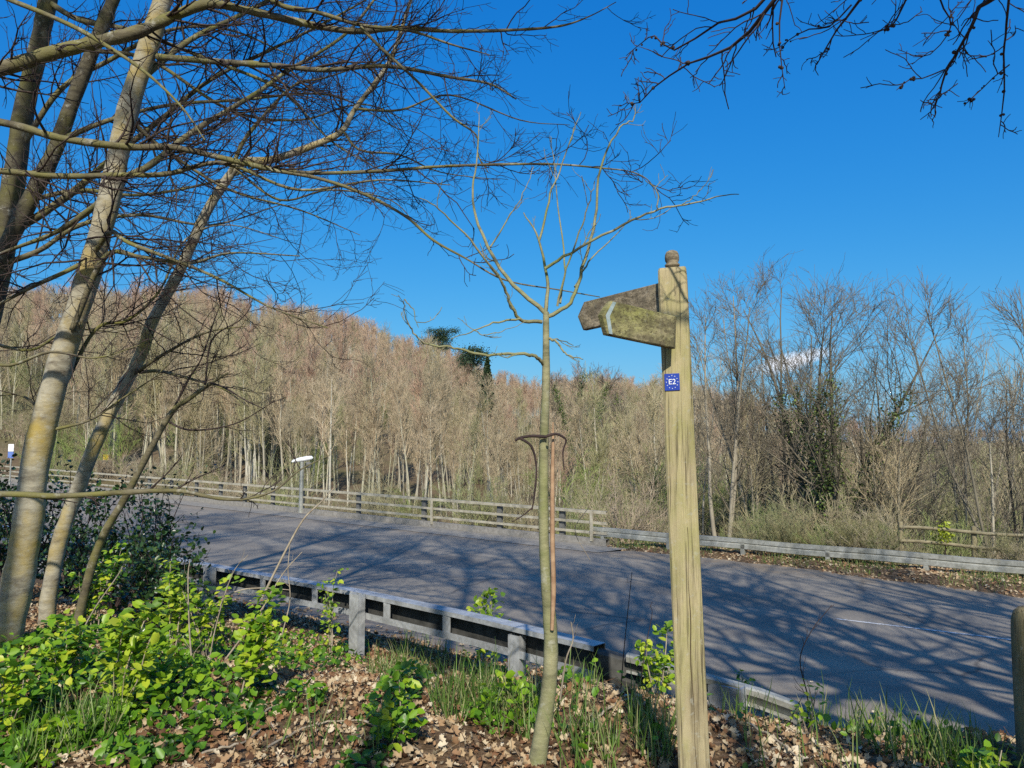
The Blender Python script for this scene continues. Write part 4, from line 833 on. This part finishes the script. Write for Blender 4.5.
# ------------------------------------------------------------------ plants on the bank
g = np.random.default_rng(55)
def shoot(mb, lm, g, base, top, n, r0, leafn, lsize, spread):
    pass
def leafy_shrub(px, py, ptop, label, name='leafy_shrub', m='elder', nst=4, wid=.18, nl=90, ls=.07, group=None, stem='deadstick', leafmin=.35, lean=(0, 0)):
    b = ground_hit(px, py); Y = b[1]; h = max(.15, at(px, ptop, Y)[2] - b[2]); o = thing(name, b, label, 'shrub', group)
    d = g.normal(0, 1, (nst, 3)) * wid / h * .6; d[:, 2] = 1; d[:, 0] += lean[0]; d[:, 1] += lean[1]; d[0, :2] *= .3
    P, Rr = grow(g, g.normal(0, .02, (nst, 3)) * A([1, 1, 0]) - A([0, 0, .05]), d, h * np.concatenate([[1.02], g.uniform(.55, .95, nst - 1)]), np.full(nst, .008), np.full(nst, .0025), 8, .08, .05); q = MB(); q.tubes(P, Rr, 5); q.build('stems', M[stem], o)
    t = 1 - (1 - leafmin) * g.random(nl) ** 1.6; node = np.round(t * 9) / 9; i = g.integers(0, nst, nl); f = np.clip(node * 7, 0, 6.99); k = f.astype(int); w = (f - k)[:, None]
    p = P[i, k] * (1 - w) + P[i, k + 1] * w + g.normal(0, 1, (nl, 3)) * A([.055, .055, .025]) * (ls / .07)
    q = MB(); leaves(q, g, p, g.uniform(.6, 1.25, nl) * ls, .62); q.build('foliage', M[m], o); return o
leafy_shrub(240, 705, 584, 'bright yellow-green leafy shoots clustered on a bare patch left of the barrier post', nl=330, wid=.2, ls=.07, lean=(.06, .1))
leafy_shrub(112, 720, 600, 'yellow-green shrub with fresh leaf clusters above the green ground cover at left', nl=380, wid=.3, ls=.075)
leafy_shrub(332, 660, 568, 'slender shoots with few leaves in front of the barrier post', nl=120, wid=.25, ls=.06, nst=4)
leafy_shrub(487, 668, 590, 'upright bright green two-stemmed shrub in front of the barrier left of the young tree', nl=260, wid=.16, ls=.075, nst=3)
leafy_shrub(660, 700, 618, 'yellow-green sprig close behind the left side of the signpost', nl=240, wid=.16, ls=.06)
leafy_shrub(62, 690, 610, 'deep green shrub with small leaves at the foot of the thick trunk', nl=260, wid=.3, ls=.07, m='cover', nst=6)
leafy_shrub(172, 655, 560, 'pale green shrub half shaded under the thin crooked stem', nl=300, wid=.3, ls=.065)
leafy_shrub(400, 745, 668, 'bushy green plant at the edge of the dead leaves below the barrier', nl=150, wid=.2, ls=.065, m='cover', nst=6)
leafy_shrub(812, 735, 668, 'thin weed with small yellow-green head in the grass right of the signpost', nl=40, wid=.1, ls=.05, nst=3)
leafy_shrub(738, 705, 668, 'low ferny green plant sprawling over the ramped barrier end', nl=260, wid=.3, ls=.045, m='cover', nst=6)
leafy_shrub(985, 790, 735, 'dark green low plant at the foot of the bollard', nl=130, wid=.25, ls=.07, m='cover', nst=5)
leafy_shrub(92, 640, 540, 'mid-green leafy bush filling the gap between the leaning trunks', nl=420, wid=.35, ls=.06, m='cover', nst=7)
leafy_shrub(18, 735, 640, 'broad green leafy clump in the bottom left corner', nl=320, wid=.35, ls=.065, m='cover', nst=7)
leafy_shrub(205, 660, 575, 'leafy green sprays leaning against the left end of the barrier', nl=300, wid=.3, ls=.06, nst=6)
# dark evergreen shrub under the left trees
for px, py, ptop, wd, nl, lb in ((112, 615, 480, .38, 2600, 'dark glossy evergreen shrub spreading over the barrier under the left trees'), (12, 600, 450, .35, 1500, 'dark evergreen shrub behind the thick trunk at the left edge'), (150, 600, 470, .22, 700, 'loose airy evergreen sprays hiding the left end of the road'), (66, 598, 462, .4, 1500, 'tangled evergreen undergrowth between the two leftmost trunks'), (165, 640, 545, .3, 1600, 'low dark evergreen shrub at the right end of the left thicket')):
    b = ground_hit(px, py); o = thing('evergreen_shrub', b, lb, 'shrub'); h = at(px, ptop, b[1])[2] - b[2]; n = 14
    d = g.normal(0, wd, (n, 3)); d[:, 2] = 1; P, Rr = grow(g, np.zeros((n, 3)), d, h * g.uniform(.6, 1.1, n), np.full(n, .014), np.full(n, .004), 9, .12, .0)
    s_, d_, rr, t, ix = spawn(g, P, Rr, 6, .2, 1, .8, .2); P2, R2 = grow(g, s_, d_, .4 * g.uniform(.5, 1.3, len(s_)), rr * .5, rr * 0 + .002, 6, .15, .0)
    q = MB(); q.tubes(P, Rr, 5); q.tubes(P2, R2, 4); q.build('stems', M['darkstem'], o)
    i = g.integers(0, len(P2), nl); k = g.integers(1, 6, nl); p = P2[i, k] + g.normal(0, .05, (nl, 3)); q = MB(); leaves(q, g, p, g.uniform(.035, .075, nl), .35); q.build('foliage', M['holly'], o)
# ground cover
def region_pts(g, ells):
    out = []
    for px, py, rx, ry, n in ells:
        c = ground_hit(px, py); e = ground_hit(px + rx, py); f = ground_hit(px, py + ry); f2 = ground_hit(px, py - ry)
        a = g.random(n) * 6.283; r = np.sqrt(g.random(n)); ex = abs(e[0] - c[0]); ey = .5 * abs(f2[1] - f[1])
        out.append(np.stack([c[0] + ex * r * np.cos(a), c[1] + ey * r * np.sin(a), 1 - r], -1))
    P = np.vstack(out); return P[sn(P[:, 0], P[:, 1])[1] < 6.65]
P = region_pts(g, [(110, 690, 95, 45, 1300), (190, 705, 80, 36, 650), (70, 740, 50, 30, 450), (270, 655, 70, 24, 600), (320, 665, 45, 20, 420), (230, 725, 40, 20, 200), (150, 755, 50, 14, 200), (397, 700, 26, 34, 420), (492, 675, 36, 28, 520), (505, 715, 40, 22, 200), (575, 690, 20, 12, 90), (30, 690, 40, 40, 500), (60, 640, 60, 26, 600), (140, 645, 90, 30, 800), (300, 705, 25, 12, 110), (600, 700, 60, 50, 30), (780, 740, 90, 30, 40), (930, 745, 50, 20, 110)])
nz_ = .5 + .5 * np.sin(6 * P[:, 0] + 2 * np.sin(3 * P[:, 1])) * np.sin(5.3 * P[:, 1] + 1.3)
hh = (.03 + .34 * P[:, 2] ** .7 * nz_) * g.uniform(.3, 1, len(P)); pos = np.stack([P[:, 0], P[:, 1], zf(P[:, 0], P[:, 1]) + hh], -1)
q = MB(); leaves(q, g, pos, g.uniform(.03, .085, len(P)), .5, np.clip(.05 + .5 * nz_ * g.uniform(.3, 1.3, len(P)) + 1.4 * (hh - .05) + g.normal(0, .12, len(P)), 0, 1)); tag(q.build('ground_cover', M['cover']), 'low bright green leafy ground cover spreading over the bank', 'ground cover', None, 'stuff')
# grass
BV = [(-.5, 0, 0), (.5, 0, 0), (.42, .1, .4), (-.42, .1, .4), (.28, .3, .75), (-.28, .3, .75), (.04, .6, 1.0), (-.04, .6, 1.0)]; BF = [[0, 1, 2, 3], [3, 2, 4, 5], [5, 4, 6, 7]]
def grassmesh(q, P, hgt, w=.007, lo=0.):
    n = len(P); a = g.random(n) * 6.283; X_ = np.stack([np.cos(a), np.sin(a), 0 * a], -1); Y_ = np.stack([-np.sin(a), np.cos(a), 0 * a], -1); Z_ = np.tile(EZ, (n, 1)) + g.normal(0, .25, (n, 3)); h = hgt * g.uniform(.4, 1.2, n)
    q.inst(BV, BF, X_ * (w / h)[:, None], Y_ * g.uniform(.2, 1, n)[:, None], Z_, np.stack([P[:, 0], P[:, 1], zf(P[:, 0], P[:, 1]) - .01], -1), h, g.uniform(lo, 1, n))
q = MB()
P = region_pts(g, [(415, 668, 34, 20, 600), (470, 705, 40, 20, 420), (515, 720, 34, 22, 260), (70, 745, 36, 26, 420), (840, 718, 48, 18, 1200), (885, 742, 40, 14, 350), (715, 690, 40, 20, 60), (780, 745, 40, 22, 120), (650, 740, 22, 30, 200), (590, 745, 30, 20, 100), (575, 700, 30, 22, 200), (330, 745, 90, 20, 60), (960, 765, 40, 14, 150)])
grassmesh(q, P, .23, .0085)
s = g.uniform(-10, 11.8, 16000); n = 17.2 + 1.5 * sm(0, 9, s) + g.uniform(.2, 2.6, 16000); kk = np.sin(1.3 * s) + np.sin(2.9 * s + n) + g.normal(0, .6, 16000) > -.1; x_, y_ = xy(s[kk], n[kk]); grassmesh(q, np.stack([x_, y_], -1), .13, .012, .35)
tag(q.build('grass', M['grass']), 'tufts of green grass on the bank and along the far verge', 'grass', None, 'stuff')
# leaf litter
DV = [(0, 0, .05), (-.16, .1, .16), (-.36, .3, .22), (-.2, .46, .1), (-.34, .72, .2), (-.1, .82, .05), (0, 1.05, .25), (.12, .84, .08), (.3, .7, .3), (.2, .5, .12), (.4, .34, .26), (.14, .12, .14), (0, .5, -.06)]
DF = [[12, 0, 1, 2], [12, 2, 3, 4], [12, 4, 5, 6], [12, 6, 7, 8], [12, 8, 9, 10], [12, 10, 11, 0]]
q = MB(); n = 52000; s = g.uniform(-2.5, 13, n); nn = g.uniform(1.2, 6.75, n); x_, y_ = xy(s, nn); kk = (y_ > 2.4) & (np.abs(x_ / y_) < .85); x_, y_ = x_[kk], y_[kk]
pos = np.stack([x_, y_, zf(x_, y_) + .008 + .03 * g.random(len(x_)) ** 2], -1); leaves(q, g, pos, g.uniform(.022, .066, len(x_)), .42, np.clip(g.normal(.48, .28, len(x_)) + .12 * np.sin(3 * x_) * np.sin(2.6 * y_), 0, 1), DV, DF)
n = 6000; s = g.uniform(-10, 12, n); nn = 17.05 + 1.5 * sm(0, 9, s) + g.uniform(.05, 2.6, n) ** 1.0; x_, y_ = xy(s, nn); leaves(q, g, np.stack([x_, y_, zf(x_, y_) + .012], -1), g.uniform(.035, .095, n), .7, np.clip(g.normal(.5, .22, n), 0, 1), DV, DF)
n = 260; s = g.uniform(-3, 12, n); nn = 6.8 + np.abs(g.normal(0, .5, n)); x_, y_ = xy(s, nn); leaves(q, g, np.stack([x_, y_, road_z(s, nn) + .015], -1), g.uniform(.04, .09, n), .8, None, DV, DF)
n = 1500; s = g.uniform(-2, 12, n); nn = g.uniform(1.5, 6.6, n); x_, y_ = xy(s, nn); st_ = np.stack([x_, y_, zf(x_, y_) + .03], -1); d_ = g.normal(0, 1, (n, 3)) * A([1, 1, .15]); P1, R1 = grow(g, st_, d_, g.uniform(.06, .3, n), np.full(n, .0025), np.full(n, .0012), 4, .15); q.tubes(P1, R1, 3, r=g.uniform(.05, .7, n))
tag(q.build('leaf_litter', M['litter']), 'dry brown fallen leaves covering the bank and the far verge', 'leaf litter', None, 'stuff')
# dry stalks, canes and fallen sticks
def stalk(pts, Y, r, label, m='deadstick', name='dead_stalk', side=0):
    p0_ = ground_hit(*pts[0]); p, rr = pxlimb(pts, Y or p0_[1], r, 5); b = p[0]; o = thing(name, b, label, 'stalk' if 'stalk' in name else 'stick', 'dry stems on the bank'); q = MB(); q.tubes(p - b, rr, 5)
    if side: twigs(g, q, [(p - b, rr)], n1=side, l1=.14, n2=1, l2=.05, n3=0, l3=0, rmin=.0012, up=.1, flat=0)
    q.build('stem', M[m], o)
stalk([(262, 598), (285, 552), (303, 520), (320, 503), (335, 487)], 6.9, (.012, .005), 'pale curved dead stalk arching over the barrier')
stalk([(225, 660), (258, 615), (282, 575), (302, 552)], 6.2, (.008, .003), 'straight pale stalk slanting in front of the barrier', side=2)
stalk([(196, 700), (190, 640), (188, 580), (190, 560)], 6, (.009, .003), 'upright grey stalk left of the yellow-green shoots', side=4)
stalk([(205, 690), (215, 630), (232, 575), (248, 555)], 6, (.006, .002), 'thin branching stalk above the shaded leaf bed', side=4)
stalk([(282, 635), (290, 600), (288, 570), (290, 545)], 6.5, (.006, .003), 'short upright dry stalk by the curved pale one', side=3)
stalk([(205, 612), (235, 592), (262, 588), (290, 590)], 6.8, (.008, .003), 'pale horizontal cane in front of the barrier')
stalk([(620, 700), (624, 650), (628, 610), (632, 572)], 5.2, (.004, .002), 'tall thin dark stalk left of the signpost', 'darkstem', side=2)
stalk([(640, 690), (645, 650), (652, 615), (650, 605)], 5.2, (.0035, .0015), 'short thin dark stalk beside the signpost', 'darkstem', side=3)
stalk([(805, 740), (808, 700), (800, 660), (812, 630), (832, 605)], 4.9, (.005, .0018), 'dark seed-headed weed stalk in front of the road right of the signpost', 'darkstem', side=12)
stalk([(560, 700), (566, 660), (573, 640), (571, 622)], 4.6, (.006, .003), 'white dead stalk right of the young tree', 'twig_pale', side=5)
stalk([(700, 765), (690, 740), (668, 705), (655, 690)], 4.4, (.004, .002), 'pair of bent dry stems in the signpost shadow')
stalk([(590, 560), (575, 530), (590, 505), (600, 476)], 4.6, (.002, .0015), 'fine pale tendril hanging beside the young tree', 'twig_pale')
stalk([(30, 760), (58, 690), (88, 620), (118, 575), (125, 560)], 5.4, (.007, .003), 'long pale cane slanting up through the leaves at left', 'twig_pale')
stalk([(0, 672), (40, 664), (95, 664), (140, 672)], 5.6, (.008, .004), 'thin bare stick lying level in front of the thick trunk', 'twig_pale')
g5 = np.random.default_rng(3)
for k, (a, b_, c, lb) in enumerate((((265, 755), (310, 732), (365, 726), 'long thin fallen stick lying across the dead leaves'), ((230, 745), (270, 715), (320, 690), 'slanting fallen stick at the edge of the green leaves'), ((365, 728), (400, 745), (425, 765), 'short fallen stick pointing down to the bottom edge'), ((200, 760), (240, 750), (262, 735), 'small fallen twig near the bottom left'), ((590, 730), (612, 712), (640, 700), 'small fallen twig between young tree and signpost'), ((748, 730), (775, 745), (800, 765), 'fallen twig on the brown leaves right of the signpost'))):
    P = A([ground_hit(*x) for x in (a, b_, c)]) + A([0, 0, .035]); p, rr = smooth_path(P, (.008, .007, .004), 6); p = p + g5.normal(0, .004, p.shape); o = thing('fallen_stick', p[0], lb, 'stick', 'fallen sticks'); q = MB(); q.tubes(p - p[0], rr, 5); q.build('stem', M['deadstick'], o)

# ------------------------------------------------------------------ light, sky, camera
EL, AZ = 37.0, 1.0      # sun behind the viewer, a little to the right
sd = bpy.data.lights.new('sun', 'SUN'); sd.energy = 4.0; sd.angle = R(.53); sd.color = (1, .94, .83); so_ = bpy.data.objects.new('sun', sd); col.objects.link(so_)
sv = A([math.sin(R(AZ)) * math.cos(R(EL)), -math.cos(R(AZ)) * math.cos(R(EL)), math.sin(R(EL))]); so_.rotation_euler = mathutils.Vector(sv).to_track_quat('Z', 'Y').to_euler()
w = bpy.data.worlds.new('World'); C.world = w; w.use_nodes = True; t = w.node_tree; bg = t.nodes['Background']
sk = t.nodes.new('ShaderNodeTexSky'); sk.sky_type = 'NISHITA'; sk.sun_disc = False; sk.sun_elevation = R(EL); sk.sun_rotation = math.atan2(sv[0], sv[1]); sk.air_density = 1.0; sk.dust_density = 1.6; sk.ozone_density = 3.0
hs = t.nodes.new('ShaderNodeHueSaturation'); hs.inputs['Saturation'].default_value = 1.4; hs.inputs['Value'].default_value = 1.0; t.links.new(sk.outputs[0], hs.inputs['Color'])
se = t.nodes.new('ShaderNodeSeparateColor'); cb = t.nodes.new('ShaderNodeCombineColor'); t.links.new(hs.outputs[0], se.inputs[0])
for i_, (pw, kk_) in enumerate(((1.0, .46), (.7, 1.2), (.4, 2.8))): t.links.new(math_(t, 'MULTIPLY', math_(t, 'POWER', se.outputs[i_], pw), kk_), cb.inputs[i_])
# one small white cloud low over the trees at the right
tc = t.nodes.new('ShaderNodeTexCoord'); cd = nrmz(ray(790, 362)); rt_ = A([1., 0, 0]); rt_ = nrmz(rt_ - cd * (rt_ @ cd)); upc = np.cross(rt_, cd)
def dot(v): n_ = t.nodes.new('ShaderNodeVectorMath'); n_.operation = 'DOT_PRODUCT'; t.links.new(tc.outputs['Generated'], n_.inputs[0]); n_.inputs[1].default_value = tuple(v); return n_.outputs['Value']
nc = nd(t, 'ShaderNodeTexNoise', Scale=38., Detail=6., Roughness=.6); t.links.new(tc.outputs['Generated'], nc.inputs['Vector'])
ex = math_(t, 'DIVIDE', dot(rt_), .045); ey = math_(t, 'DIVIDE', math_(t, 'SUBTRACT', dot(upc), math_(t, 'MULTIPLY', dot(rt_), .25)), .013)
e2 = math_(t, 'ADD', math_(t, 'MULTIPLY', ex, ex), math_(t, 'MULTIPLY', ey, ey)); val = math_(t, 'SUBTRACT', math_(t, 'ADD', math_(t, 'SUBTRACT', 1.0, e2), math_(t, 'MULTIPLY', nc.outputs['Fac'], 2.2)), 1.05)
fr_ = math_(t, 'GREATER_THAN', dot(cd), .5)
mk = nd(t, 'ShaderNodeMapRange'); mk.inputs[1].default_value = .0; mk.inputs[2].default_value = .9; t.links.new(val, mk.inputs[0]); mask = math_(t, 'MULTIPLY', mk.outputs[0], fr_)
cm = mixc(t, math_(t, 'MULTIPLY', mask, .95), cb.outputs[0], (7.0, 7.2, 7.8)); t.links.new(cm, bg.inputs[0]); bg.inputs[1].default_value = .11
cam = bpy.data.cameras.new('camera'); co = bpy.data.objects.new('camera', cam); col.objects.link(co); co.location = EYE; co.rotation_euler = (math.pi / 2 + PITCH, 0, 0)
cam.sensor_width = 36; cam.lens = F / 1024 * 36; cam.clip_end = 6000; cam.clip_start = .05; C.camera = co
C.view_settings.view_transform = 'Standard'; C.view_settings.look = 'None'; C.view_settings.exposure = .4; C.view_settings.gamma = 1
C.cycles.use_denoising = False; C.cycles.max_bounces = 5; C.cycles.transparent_max_bounces = 4
